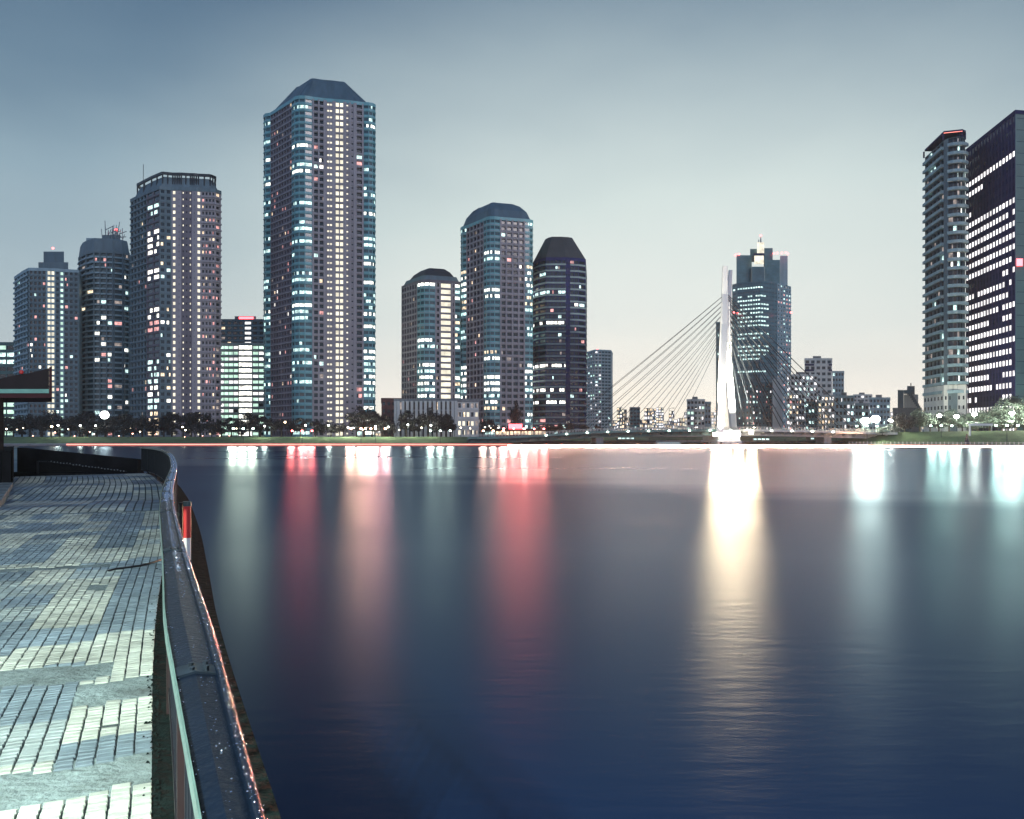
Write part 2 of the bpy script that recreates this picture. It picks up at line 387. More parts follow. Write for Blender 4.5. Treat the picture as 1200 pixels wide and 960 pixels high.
    roof_frustum(root, pts, c, sh, [(1.0,zt+1.2),(.93,zt+8),(.9,zt+9)], 'slate', 'crown_screen')
    part_box(root, sh, 'plant_room', 'slate_light', 101, 112, 505, 515, zt+8, Z(279,505)); part_box(root, sh, 'plant_room', 'slate', 120, 141, 508, 520, zt+8, Z(274,505))
    mb = MB(); q = random.Random(3)
    for i in range(26):
        x = q.uniform(120,146); D = q.uniform(504,518); z = zt+8+q.uniform(1,5); mb.tube([(*P(x,D), z), (*P(x+q.uniform(-3,3),D), z+q.uniform(3,9))], .22, k=4)
        if i % 3 == 0: mb.tube([(*P(x-4,D), z+3), (*P(x+5,D), z+4+q.uniform(-1,2))], .25, k=4)
    mb.build('scaffold', M['steel_grey'], root, shift=sh); beacon(root, sh, 136, 510, Z(267,505), .9)
    # -- far-left tower
    stA = {
     'l': dict(wall='slate_light', win=(.7,.55), sill=.3, rec=.8, lit=rnd_lit(.10,('lit_cool','lit_pink')), slab=(.8,-.2,.8,'slate_light')),
     'r': dict(wall='slate', win=(.6,.5), sill=.3, rec=.5, lit=rnd_lit(.14,('lit_cool','lit_pink','lit_white')), slab=(.3,-.2,.4,'slate')),
     'st': dict(wall='slate_light', win=(.82,.62), sill=.2, rec=.3, lit=lambda f,b,r: 'lit_stair', split=2, whole=1),
     'st2': dict(wall='slate_light', win=(.6,.5), sill=.25, rec=.3, lit=lambda f,b,r: 'lit_green', whole=1),
    }
    zt = Z(317, 480)
    ch = S(17,505,'l',3) + S(27,487,'l',2) + S(34,478,'r',4) + S(54,479,'st',1) + S(65,480,'r',1) + S(70,481,'st2',1) + S(75,482,'r',3)
    root, pts, c, sh = tower('residential_tower', 'grey tower with a broad bright stair band and a two-step block on its roof', 'tower', ch, [P(92,484), P(98,520), P(30,530)], zt, 3.3, stA, 8)
    part_box(root, sh, 'penthouse', 'slate', 45, 80, 486, 505, zt, Z(307,485)); part_box(root, sh, 'plant_room', 'roof_teal', 51, 75, 490, 502, Z(307,485), Z(294,488)); beacon(root, sh, 62, 492, Z(291,492))
    # -- bright green-lit slab at the frame edge
    stX = {'a': dict(wall='green_side', win=(.85,.55), sill=.2, rec=.3, lit=row_lit(.8,('lit_green','lit_green','lit_cool')), whole=1)}
    root, pts, c, sh = tower('office_block', 'short green-lit block beside the grey tower with a two-step roof', 'building', S(-40,560,'a',6), [P(17,560), P(17,590), P(-40,590)], Z(403,560), 5.0, stX, 9)
    # -- lower pair behind, beside the tallest tower
    stD = {'u': dict(wall='slate', win=(.6,.5), sill=.3, rec=.4, lit=rnd_lit(.15,('lit_cool','lit_warm','lit_dim')), slab=(.3,-.2,.3,'slate_light')),
           'uw': dict(wall='slate', win=(.8,.5), sill=.3, rec=.3, lit=lambda f,b,r: 'lit_pale', whole=1),
           'lo': dict(wall='concrete_pale', win=(.86,.5), sill=.25, rec=.2, whole=1, lit=rnd_lit(.94,('lit_green','lit_green','lit_green','lit_pale')), slab=(.8,-.2,.9,'concrete_pale')),  # nearly every window made to glow, imitating a floodlit pale facade
           'lw': dict(wall='concrete_pale', win=(.9,.66), sill=.2, rec=.4, lit=lambda f,b,r: 'lit_white', whole=1, slab=(.2,-.2,.3,'concrete_pale'))}
    root, pts, c, sh = tower('apartment_block', 'dark block with a red roof sign between the brown-mauve and tallest towers', 'building', S(258,580,'u',4)+S(286,580,'uw',1)+S(295,580,'u',2), [P(310,580), P(310,610), P(258,610)], Z(376,580), 3.6, stD, 12)
    mb = MB(); mb.prism([P(275,583), P(300,583), P(300,600), P(275,600)], Z(376,580)+.02, Z(370,580)); mb.build('plant_room', M['slate'], root, shift=sh)
    mb = MB(); mb.prism([P(280,582), P(297,582), P(297,582.8), P(280,582.8)], Z(374.5,580), Z(371,580)); mb.build('sign_panel', M['sign_red'], root, shift=sh)
    root, pts, c, sh = tower('apartment_block', 'pale low block with a broad glowing stair core, left of the tallest tower', 'building', S(257,520,'lo',4)+S(279,520,'lw',1)+S(296,520,'lo',2), [P(310,520), P(310,545), P(257,545)], Z(404,520), 3.7, stD, 13)
    # -- small red brown block
    stR = {'a': dict(wall='brick_red', win=(.5,.45), sill=.3, rec=.3, lit=rnd_lit(.08))}
    tower('brick_block', 'small red-brown block peeping between the tallest tower and the striped podium', 'building', S(447,440,'a',4), [P(470,442), P(470,470), P(447,470)], Z(469,440), 3.6, stR, 14)
    # -- tower F (short, domed)
    bay = lambda s, p, top=99: dict(wall='teal_panel', win=(.86,.5), sill=.36, rec=.25, glass='glass_teal', lit=lambda f,b,r: (random.Random(f*31+s).choice(('lit_white','lit_cool','lit_white','lit_warm')) if random.Random(f//2*17+s).random() < p and f < top else None), slab=(.25,-.1,.45,'slate_light'))
    stF = {
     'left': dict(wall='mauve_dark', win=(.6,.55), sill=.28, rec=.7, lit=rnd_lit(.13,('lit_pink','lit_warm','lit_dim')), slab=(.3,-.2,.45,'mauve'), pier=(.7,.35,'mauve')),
     'bay': bay(4, .38), 'bay2': bay(8, .6),
     'grid': dict(wall='mauve', win=(.7,.55), sill=.28, rec=.8, lit=rnd_lit(.10), slab=(.3,-.2,.6,'mauve'), pier=(.8,.4,'mauve')),
     'lw': dict(wall='mauve', win=(.88,.66), sill=.18, rec=.35, lit=lambda f,b,r: 'lit_stair', whole=1, slab=(.2,-.15,.4,'mauve')),
    }
    zt = Z(331, 460)
    ch = S(471,478,'left',6) + arc((489,462),(510,459),3,4,'bay') + S(510,459,'grid',1) + S(516,460,'lw',1) + S(529,462,'grid',1) + arc((533,463),(541,468),1.5,2,'bay2')
    root, pts, c, sh = tower('residential_tower', 'shortest domed mauve tower, standing behind the striped podium', 'tower', ch, [P(540,500), P(480,508)], zt, 3.5, stF, 15, roof='roof_teal')
    roof_frustum(root, pts, c, sh, [(.95,zt+1.2),(.86,zt+4)], 'slate', 'roof_terrace'); roof_frustum(root, pts, c, sh, [(.78,zt+3.9),(.62,zt+7),(.4,zt+9.2)], 'roof_dark')
    # -- tower G
    zt = Z(258, 445)
    ch = arc((540,466),(547,461),.8,2,'bay2') + S(547,461,'left',5) + arc((567,446),(586,443),3,4,'bay') + S(586,443,'grid',4) + arc((615,447),(625,453),1.8,3,'bay2')
    stG = dict(stF); stG['bay'] = bay(21, .3); stG['bay2'] = bay(28, .5)
    root, pts, c, sh = tower('residential_tower', 'mauve tower with teal mansard roof and lit corner bays, between two lower towers', 'tower', ch, [P(622,485), P(556,495)], zt, 3.45, stG, 16, roof='roof_teal')
    roof_frustum(root, pts, c, sh, [(.97,zt),(.84,zt+6),(.66,zt+9.5),(.5,zt+11)], 'roof_teal')
    part_box(root, sh, 'roof_plant', 'slate', 577, 590, 449, 455, zt, zt+8); beacon(root, sh, 588, 465, zt+11.6, .3)
    # -- tower H
    zt = Z(305, 470)
    stH = {
     'a': dict(wall='navy', win=(.82,.5), sill=.42, rec=.4, lit=lambda f,b,r: (random.Random(f*5+2).choice(('lit_white','lit_cool','lit_pink','lit_white')) if random.Random(f*11+2).random() < .2 and r.random() < .8 else (r.choice(('lit_dim','lit_cool','lit_pink')) if r.random() < .1 else None)), slab=(.5,.2,1.1,'slate')),
     'rec': dict(wall='navy', win=(.5,.4), sill=.3, rec=.3, lit=rnd_lit(.01)),
     'b': dict(wall='navy', win=(.8,.5), sill=.42, rec=.4, lit=rnd_lit(.14,('lit_pink','lit_cool','lit_white')), slab=(.5,.2,1.1,'slate')),
    }
    ch = arc((624,485),(640,468),2,3,'a') + S(640,468,'a',5) + S(663,468,'rec',2) + S(668,469,'b',2) + arc((678,470),(689,478),1.5,2,'b')
    root, pts, c, sh = tower('residential_tower', 'navy banded tower with a flat-topped dark hipped roof, last before the bridge', 'tower', ch, [P(687,510), P(635,515)], zt, 3.5, stH, 17)
    roof_frustum(root, pts, c, sh, [(1.0,zt+1.2),(.97,zt+2.2),(.52,Z(285,490))], 'roof_dark')
    # -- pale far tower
    stI = {'a': dict(wall='slate_light', win=(.6,.45), sill=.3, rec=.3, lit=rnd_lit(.25,('lit_cool','lit_green','lit_pale')), slab=(.6,-.2,.8,'concrete_pale')),
           'b': dict(wall='slate_light', win=(.8,.5), sill=.3, rec=.3, glass='glass_teal', lit=rnd_lit(.05,('lit_cool',)), slab=(.6,-.2,.8,'slate_light'))}
    zt = Z(411, 900)
    root, pts, c, sh = tower('residential_tower', 'faint pale tower seen behind the stay cables, right of the navy banded tower', 'tower', S(686,930,'a',4)+S(697,900,'a',2)+S(705,900,'b',3), [P(716,905), P(718,940), P(690,950)], zt, 3.6, stI, 18)
    beacon(root, sh, 700, 905, zt+2, .8)
    # -- striped podium
    stP = {'a': dict(wall='concrete_grey', win=(.5,.85), sill=.05, rec=.5, glass='glass', lit=rnd_lit(.04,('lit_warm','lit_dim')), pier=(1.35,.7,'concrete_pale')),
           'b': dict(wall='concrete_pale', win=(.62,.5), sill=.25, rec=.4, lit=rnd_lit(.75,('lit_warm','lit_stair','lit_dim')), slab=(.25,-.15,.3,'concrete_pale'))}
    root, pts, c, sh = tower('podium_block', 'long low block with pale upright stripes in front of the domed tower', 'building', S(462,405,'a',14)+S(536,402,'b',5), [P(561,404), P(561,425), P(462,430)], Z(470,403), 4.4, stP, 19)
    # -- St-ep topped glass tower beyond the pylon
    def jl(f, b, r):
        q = random.Random(f*3+77); return 'lit_cool' if q.random() < .82 and q.random()*12 < 14 and r.random() < .93 and f > 3 else None
    def jr(f, b, r):
        q = random.Random(f*3+77); a = q.random(); return 'lit_cool' if a < .8 and r.random() < .7 and b < 3 and f % 9 != 5 else None
    stJ = {'e': dict(wall='teal_glass', win=(.7,.4), sill=.3, rec=.15, glass='glass_teal', lit=rnd_lit(.07,('lit_cool',))),
           'f': dict(wall='teal_dark', win=(.66,.36), sill=.35, rec=.15, glass='glass_teal', lit=jl, whole=1),
           'g': dict(wall='teal_dark', win=(.8,.36), sill=.35, rec=.15, glass='glass_teal', lit=jr, whole=1),
           'side': dict(wall='slate_light', win=(.5,.4), sill=.3, rec=.3, glass='glass_teal', lit=rnd_lit(.5,('lit_cool','lit_dim','lit_pink')), slab=(.4,-.2,.6,'slate_light'))}
    D = 800
    zt = Z(331, D)
    ch = S(858,D+12,'e',1) + S(864,D+4,'f',9) + S(891,D-8,'g',6) + S(911,D+4,'side',5)
    root, pts, c, sh = tower('glass_office_tower', 'stepped teal glass skyscraper with a glowing lantern top, behind the white pylon', 'tower', ch, [P(927,D+22), P(924,D+75), P(862,D+75)], zt, 4.1, stJ, 20, roof='teal_dark', parapet=0)
    def tier(name, ch, back, z0, z1, seed):
        mb = MB(); return ch, back
    stJ2 = {'u': dict(wall='teal_glass', win=(.8,.3), sill=.4, rec=.1, glass='glass_teal', lit=rnd_lit(.02,('lit_cool',)))}
    # upper tiers are parts of the same tower: walls with horizontal joints
    def tier_part(name, m, x0, x1, D0, D1, za, zb, rows):
        mb = MB(); h = (zb-za)/rows
        for k in range(rows):
            ins = .0 if k % 2 == 0 else .25
            mb.prism([P(x0+ins*.2,D0+ins), P(x1-ins*.2,D0+ins), P(x1-ins*.2,D1), P(x0+ins*.2,D1)], za+k*h, za+(k+1)*h)
        return mb.build(name, M[m], root, shift=sh)
    tier_part('upper_tier', 'teal_glass', 863, 881, D+8, D+60, zt+.02, Z(297,D), 16)
    tier_part('upper_tier', 'teal_dark', 881.1, 896, D+2, D+60, zt+.02, Z(312,D), 12)
    tier_part('upper_tier', 'teal_glass', 896.1, 914, D+6, D+60, zt+.02, Z(303,D), 16)
    tier_part('upper_tier', 'slate_light', 914.1, 923, D+14, D+60, zt+.02, Z(296,D), 16)
    tier_part('crown_wing', 'teal_dark', 879, 887, D+10, D+40, Z(297,D), Z(289,D), 4); tier_part('crown_wing', 'teal_dark', 895, 905.5, D+10, D+40, Z(303,D), Z(288,D), 6)
    mb = MB(); mb.prism([P(887.5,D+4), P(895.5,D+4), P(895.5,D+9), P(887.5,D+9)], Z(296,D), Z(283,D)); mb.build('lantern', M['lit_stair'], root, shift=sh)
    mb = MB(); mb.prism([P(884,D-1), P(895,D-1), P(895,D+1), P(884,D+1)], Z(309.5,D), Z(300,D)); mb.build('lantern', M['lit_stair'], root, shift=sh)
    mb = MB(); mb.prism([P(883,D-1), P(896,D-1), P(896,D+4), P(883,D+4)], Z(299.8,D), Z(297,D)); mb.build('lantern_band', M['navy'], root, shift=sh)
    mb = MB(); mb.tube([(*P(891.5,D+7), Z(283,D)), (*P(891.5,D+7), Z(275,D))], [.9,.3]); mb.tube([(*P(889,D+7), Z(283,D)), (*P(889,D+7), Z(279,D))], .4); mb.build('mast', M['steel_grey'], root, shift=sh)
    for x, y in ((891.5,274.5),(862,297.5),(866,296.5),(907,295.5),(911,295),(916,295),(921,294.5),(923,296),(860,367),(864,368),(927,367)): beacon(root, sh, x, D-4 if y > 300 else D+6, Z(y,D), 1.1)
    # floors of the lower tier that wrap the recess
    # -- blocks in front of it
    stK = {'a': dict(wall='teal_dark', win=(.5,.4), sill=.35, rec=.3, lit=rnd_lit(.5,('lit_cool','lit_pale','lit_pink'))),
           'b': dict(wall='teal_dark', win=(.3,.3), sill=.35, rec=.3, lit=rnd_lit(.25,('lit_cool','lit_pink'))),
           'p': dict(wall='concrete_pale', win=(.05,.05), sill=.35, rec=.1)}
    tower('apartment_block', 'dark teal block with dotted lit windows at the foot of the glass skyscraper', 'building', S(864,560,'b',2)+S(874,556,'a',4)+S(889,556,'b',2)+S(897,556,'a',2), [P(905,558), P(905,580), P(864,585)], Z(450,556), 3.6, stK, 21)
    tower('blank_wall_block', 'narrow windowless pale slab at the foot of the glass skyscraper', 'building', S(905.3,552,'p',1), [P(917,552), P(917,575), P(905.3,575)], Z(446,552), 3.6, stK, 22)
    def cl(p, *mix): return rnd_lit(p, mix)
    low = [  # px0, px1, D, ytop, floor h, bays, wall, lit p, palette, label
     (922,958,600,440,4,8,'concrete_pale',.5,('lit_cool','lit_pale'),'pale banded office block just right of the glass skyscraper'),
     (943,975,640,421,4.5,5,'concrete_pale',.08,('lit_cool',),'flat-topped grey block with dark roof bands, tallest right of the skyscraper'),
     (975.5,989,660,436,4.2,4,'slate_light',.1,('lit_cool',),'teal-grey stepped annex behind the flat-topped grey block'),
     (925,943,520,462,3.4,5,'concrete_pale',.45,('lit_pale','lit_pink','lit_warm'),'low white block with pinkish lit rooms by the skyscraper foot'),
     (944,958,500,472,3.4,4,'teal_dark',.2,('lit_cool',),'short teal block between two low white blocks'),
     (959,978,505,464,3.4,5,'concrete_pale',.65,('lit_pale','lit_warm'),'low white block with many lit rooms beneath the right stay cables'),
     (979,1001,490,465,3.6,5,'slate_light',.4,('lit_cool','lit_pale'),'dark framed block where the right stay cables come down'),
     (1002,1018,520,474,3.6,4,'slate_light',.2,('lit_cool',),'squat teal block right of the dark framed block'),
     (1019,1043,600,467,4,6,'slate_light',.12,('lit_cool',),'broad dull teal block before the arched building'),
     (1000,1022,900,463,4,5,'concrete_pale',.1,('lit_pale',),'hazy white block far behind the dark framed block'),
     (805,826,640,469,4,5,'concrete_pale',.3,('lit_green','lit_pale'),'whitish block low behind the bridge, just left of the pylon'),
     (826,833,600,472,4,2,'slate_light',.3,('lit_cool',),'thin grey block close to the pylon foot'),
     (738,750,900,478,4,3,'teal_glass',.1,('lit_cool',),'small teal block seen through the left stay cables'),
    ]
    for i, (x0, x1, D, yt, fh, nb, wl, p, pal, lab) in enumerate(low):
        stt = {'a': dict(wall=wl, win=(.66,.5), sill=.28, rec=.3, lit=cl(p, *pal), slab=(.2,-.2,.25,wl))}
        root, pts, c, sh = tower('office_block', lab, 'building', S(x0,D,'a',nb), [P(x1,D), P(x1,D+25), P(x0,D+25)], Z(yt,D), fh, stt, 40+i, parapet=.8)
        if x1-x0 > 14: part_box(root, sh, 'plant_room', 'concrete_grey', x0+(x1-x0)*.3, x0+(x1-x0)*.6, D+5, D+14, Z(yt,D)+.02, Z(yt,D)+3)
        if yt == 421:
            for yy in (426.5, 433): part_box(root, sh, 'roof_band', 'navy', x0-.1, x0+11, D-.4, D+1, Z(yy+2.2,D), Z(yy,D)); part_box(root, sh, 'roof_band', 'navy', x1-4, x1+.1, D-.4, D+1, Z(yy+2.2,D), Z(yy,D))
    # arched dark building
    root = thing('arch_building', (*P(1062,480), 4), 'dark building with a square arch on its roof, left of the round-cornered tower', 'building'); sh = tuple(root.location)
    D = 480
    part_box(root, sh, 'wall', 'concrete_grey', 1046, 1080, D, D+20, 4, Z(478,D))
    mb = MB()
    mb.prism([P(1052,D+1), P(1059,D+1), P(1059,D+8), P(1052,D+8)], Z(478,D), Z(457,D)); mb.prism([P(1059.1,D+1), P(1070,D+1), P(1070,D+8), P(1059.1,D+8)], Z(461,D), Z(457,D))
    for k in range(8): mb.prism([P(1065+k*1.6,D+1.2), P(1069+k*1.6,D+1.2), P(1069+k*1.6,D+7.8), P(1065+k*1.6,D+7.8)], Z(464+k*2.4,D), Z(460.8+k*2.4,D))
    mb.build('roof_arch', M['slate'], root, shift=sh)
    part_box(root, sh, 'inner_wall', 'concrete_pale', 1059.2, 1076, D+3, D+10, Z(478,D), Z(462,D)); part_box(root, sh, 'tower_block', 'concrete_grey', 1063, 1072, D+12, D+18, Z(478,D), Z(451,D))
    mb = MB(); mb.tube([(*P(1067.5,D+15), Z(451,D)), (*P(1067.5,D+15), Z(447,D))], .3); mb.build('mast', M['steel_dark'], root, shift=sh)
    # narrow dark glass tower just left of the pylon
    stN = {'a': dict(wall='teal_dark', win=(.7,.5), sill=.25, rec=.2, glass='glass_teal', lit=rnd_lit(.04,('lit_cool',)))}
    tower('glass_slab', 'slender dark glass tower rising just left of the white pylon', 'tower', S(839,700,'a',2), [P(847,700), P(847,730), P(841,730)], Z(379,700), 4, stN, 61)
    # -- round-cornered balcony tower on the right
    D = 395
    stK2 = {
     'l': dict(wall='slate', win=(.9,.62), sill=.33, rec=1.0, glass='glass', lit=rnd_lit(.2,('lit_cool','lit_dim','lit_green','lit_dim')), slab=(1.3,-.15,1.3,'balcony_teal')),
     'pier': dict(wall='slate', win=(.1,.1), sill=.3, rec=.1),
     'r': dict(wall='slate', win=(.92,.62), sill=.33, rec=.8, glass='glass', lit=rnd_lit(.25,('lit_cool','lit_white','lit_dim','lit_dim')), slab=(1.6,-.15,1.3,'balcony_teal')),
    }
    zt = Z(163, D-4)
    ch = S(1084,D+22,'l',5) + S(1106,D-2,'pier',1) + arc((1111,D-5),(1131,D-5),2.2,5,'r')
    root, pts, c, sh = tower('residential_tower', 'grey tower of curved stacked balconies beside the navy office slab', 'tower', ch, [P(1131,D-5), P(1131,D+18), P(1100,D+40)], zt, 4.2, stK2, 23, skip=5, parapet=0)
    mb = MB(); q = [P(1083.5,D+22), P(1106,D-3.5), P(1128,D-6), P(1132,D-4), P(1118,D+22)]; mb.prism(q, zt+3.2, zt+4.1)
    for a in q[:4]: mb.box(a[0]-.3,a[0]+.3,a[1]+.4,a[1]+1,zt,zt+3.2)
    mb.build('roof_frame', M['navy'], root, shift=sh)
    mb = MB()
    for a, b in ((q[1],q[2]),): mb.obox(a, b, .1, zt+3.0, zt+3.18)
    mb.build('roof_light_line', M['strip_red'], root, shift=sh)
    part_box(root, sh, 'stair_core', 'navy', 1122, 1131, D-2, D+20, zt, Z(157,D)); 
    mb = MB(); pm = [P(1084-1.5,D+22), P(1106,D-4), P(1132,D-9)]
    for yy in (448,): pass
    for a, b, nbb in ((pm[0],pm[1],6),(pm[1],pm[2],5)):
        for row, zz in enumerate((Z(490,D), Z(478,D), Z(467,D))):
            for k in range(nbb):
                t = (k+.25)/nbb; t2 = (k+.62)/nbb; p1 = (a[0]+(b[0]-a[0])*t, a[1]+(b[1]-a[1])*t-.1); p2 = (a[0]+(b[0]-a[0])*t2, a[1]+(b[1]-a[1])*t2-.1); mb.obox(p1, p2, .12, zz-.9, zz+.9)
    base = MB(); base.prism([pm[0], pm[1], pm[2], P(1134,D+10)], 4, Z(452,D)); base.build('base_wall', M['concrete_pale'], root, shift=sh); mb.build('base_glazing', M['glass'], root, shift=sh)
    # -- navy office slab
    def ll(f, b, r):
        k = 26 - f; rows = {2:1,3:.35,5:.12,6:1,7:1,8:1,9:1,10:1,11:.9,13:1,14:1,15:1,16:.5,17:1,18:1,19:1,20:1,21:.5,22:1,23:.3,24:1}
        if k >= 11 and 12 <= b < 15: return 'lit_pale' if r.random() < .9 else None
        if k >= 11 and b == 15: return 'lit_pale' if r.random() < .3 else None
        return 'lit_pale' if b < 16*rows.get(k, 0) and r.random() < .97 else None
    stL = {'a': dict(wall='navy', win=(.6,.46), sill=.3, rec=.05, glass='glass_navy', lit=ll, whole=1, pier=(.5,.12,'navy_fin'), pier_every=1),
           'c': dict(wall='green_side', win=(.9,.06), sill=.5, rec=.1, glass='glass_teal')}
    zt = Z(132, 370)
    ch = S(1132,421,'a',16) + S(1190,370,'c',3)
    root, pts, c, sh = tower('office_slab', 'tall navy office slab with rows of lit windows at the right edge', 'tower', ch, [P(1270,376), P(1250,440), P(1160,440)], zt, 5.3, stL, 24, roof='navy')
    part_box(root, sh, 'roof_rim', 'navy', 1134, 1150, 422, 432, zt, zt+2)
    mb = MB(); mb.prism([P(1191.2,368.6), P(1198.5,368.6), P(1198.5,369.6), P(1191.2,369.6)], Z(312,370), Z(304,370)); mb.build('sign_panel', M['sign_red'], root, shift=sh)
build_towers()

# distant low skyline behind the bridge and at both sides
def skyline():
    r = random.Random(44); x = 716; i = 0
    places = []
    while x < 838: w = r.uniform(5,12); places.append((x, w, r.uniform(950,1400), r.uniform(477,495))); x += w*.9
    x = 1003
    while x < 1082: w = r.uniform(6,12); places.append((x, w, r.uniform(900,1300), r.uniform(478,490))); x += w*.95
    x = 440
    while x < 475: w = r.uniform(6,12); places.append((x, w, r.uniform(900,1300), r.uniform(485,497))); x += w
    proto = None
    words = ['first','second','third','fourth','fifth','sixth','seventh','eighth','ninth','tenth','eleventh','twelfth','thirteenth','fourteenth','fifteenth','sixteenth','seventeenth','eighteenth','nineteenth','twentieth']
    zones = {'the bridge': 0, 'the arched building': 0, 'the red-brown block': 0}
    for px, w, D, yt in places:
        zn = 'the bridge' if 700 < px < 850 else ('the arched building' if px > 900 else 'the red-brown block')
        zones[zn] += 1
        st = {'a': dict(wall=r.choice(('concrete_pale','slate_light','concrete_pale')), win=(.8,.6), sill=.25, rec=.2, glass='glass_teal', lit=rnd_lit(.95,('lit_warm','lit_stair','lit_pale')))}
        tower('distant_building', f'{words[min(zones[zn]-1,19)]} small hazy low building from the left far behind {zn}', 'building', S(px,D,'a',max(2,int(w/2.5))), [P(px+w,D), P(px+w,D+20), P(px,D+20)], Z(yt,D), 4.5, st, 300+int(px), parapet=0, group='distant low skyline')
skyline()
ORD = ['first','second','third','fourth','fifth','sixth','seventh','eighth','ninth','tenth','eleventh','twelfth','thirteenth','fourteenth','fifteenth','sixteenth','seventeenth','eighteenth','nineteenth','twentieth'] + ['twenty-'+w for w in ('first','second','third','fourth','fifth','sixth','seventh','eighth','ninth')]
# ------------------------------------------------------------------ water, land, banks
def water():
    m = bpy.data.materials.new('river_water'); m.use_nodes = True; nt = m.node_tree; N = nt.nodes; L = nt.links; N.clear()
    out = N.new('ShaderNodeOutputMaterial'); tc = N.new('ShaderNodeTexCoord')
    body = N.new('ShaderNodeBsdfDiffuse'); body.inputs['Color'].default_value = (*WATER_BODY, 1)
    gl = N.new('ShaderNodeBsdfGlossy'); gl.distribution = 'BECKMANN'; gl.inputs['Color'].default_value = (*WATER_TINT, 1)
    mp = N.new('ShaderNodeMapping'); mp.inputs['Scale'].default_value = (.35,1.2,1); L.new(tc.outputs['Object'], mp.inputs[0])
    n1 = N.new('ShaderNodeTexNoise'); n1.inputs['Scale'].default_value = 2.0; n1.inputs['Detail'].default_value = 6; n1.inputs['Roughness'].default_value = .6; L.new(mp.outputs[0], n1.inputs['Vector'])
    bp = N.new('ShaderNodeBump'); bp.inputs['Strength'].default_value = .16; bp.inputs['Distance'].default_value = .05
    L.new(n1.outputs['Fac'], bp.inputs['Height']); L.new(bp.outputs[0], gl.inputs['Normal'])
    # calmer and rougher lanes
    mp2 = N.new('ShaderNodeMapping'); mp2.inputs['Scale'].default_value = (.010,.05,1); L.new(tc.outputs['Object'], mp2.inputs[0])
    n2 = N.new('ShaderNodeTexNoise'); n2.inputs['Scale'].default_value = 1; n2.inputs['Detail'].default_value = 4; L.new(mp2.outputs[0], n2.inputs['Vector'])
    mr = N.new('ShaderNodeMapRange'); mr.inputs[1].default_value = .3; mr.inputs[2].default_value = .7; mr.inputs[3].default_value = -.04; mr.inputs[4].default_value = .04; L.new(n2.outputs['Fac'], mr.inputs[0])
    # a slanting current line: beyond it the river is stirred and reflects more, on this side it lies dark
    vd = N.new('ShaderNodeVectorMath'); vd.operation = 'DOT_PRODUCT'; L.new(tc.outputs['Object'], vd.inputs[0]); vd.inputs[1].default_value = (.75/400,1/400,0)
    dn = N.new('ShaderNodeMath'); dn.operation = 'MULTIPLY_ADD'; L.new(mr.outputs[0], dn.inputs[0]); dn.inputs[1].default_value = .8; L.new(vd.outputs['Value'], dn.inputs[2])
    z = N.new('ShaderNodeMapRange'); z.interpolation_type = 'SMOOTHSTEP'; z.inputs[1].default_value = .165; z.inputs[2].default_value = .235; L.new(dn.outputs[0], z.inputs[0])
    rr = N.new('ShaderNodeMapRange'); rr.inputs[3].default_value = WATER_ROUGH; rr.inputs[4].default_value = WATER_ROUGH-.04; L.new(z.outputs[0], rr.inputs[0])
    sm = N.new('ShaderNodeMath'); sm.operation = 'ADD'; L.new(rr.outputs[0], sm.inputs[0]); L.new(mr.outputs[0], sm.inputs[1]); L.new(sm.outputs[0], gl.inputs['Roughness'])
    # waves shade one another at low angles, so the reflectance saturates well below one
    fr = N.new('ShaderNodeFresnel'); fr.inputs['IOR'].default_value = 1.33
    mi = N.new('ShaderNodeMath'); mi.operation = 'MINIMUM'; L.new(fr.outputs[0], mi.inputs[0]); mi.inputs[1].default_value = .42
    ss = N.new('ShaderNodeMapRange'); ss.inputs[3].default_value = WATER_NEAR; ss.inputs[4].default_value = WATER_FAR; L.new(z.outputs[0], ss.inputs[0])
    fa = N.new('ShaderNodeMath'); fa.operation = 'MULTIPLY'; L.new(mi.outputs[0], fa.inputs[0]); L.new(ss.outputs[0], fa.inputs[1])
    mx = N.new('ShaderNodeMixShader'); L.new(fa.outputs[0], mx.inputs[0]); L.new(body.outputs[0], mx.inputs[1]); L.new(gl.outputs[0], mx.inputs[2]); L.new(mx.outputs[0], out.inputs[0])
    mb = MB(); mb.quad((-1900,-300,0),(1900,-300,0),(1900,2400,0),(-1900,2400,0)); o = mb.build('water', m); tag(o, 'dark calm river reflecting the city lights', None, kind='structure')
water()

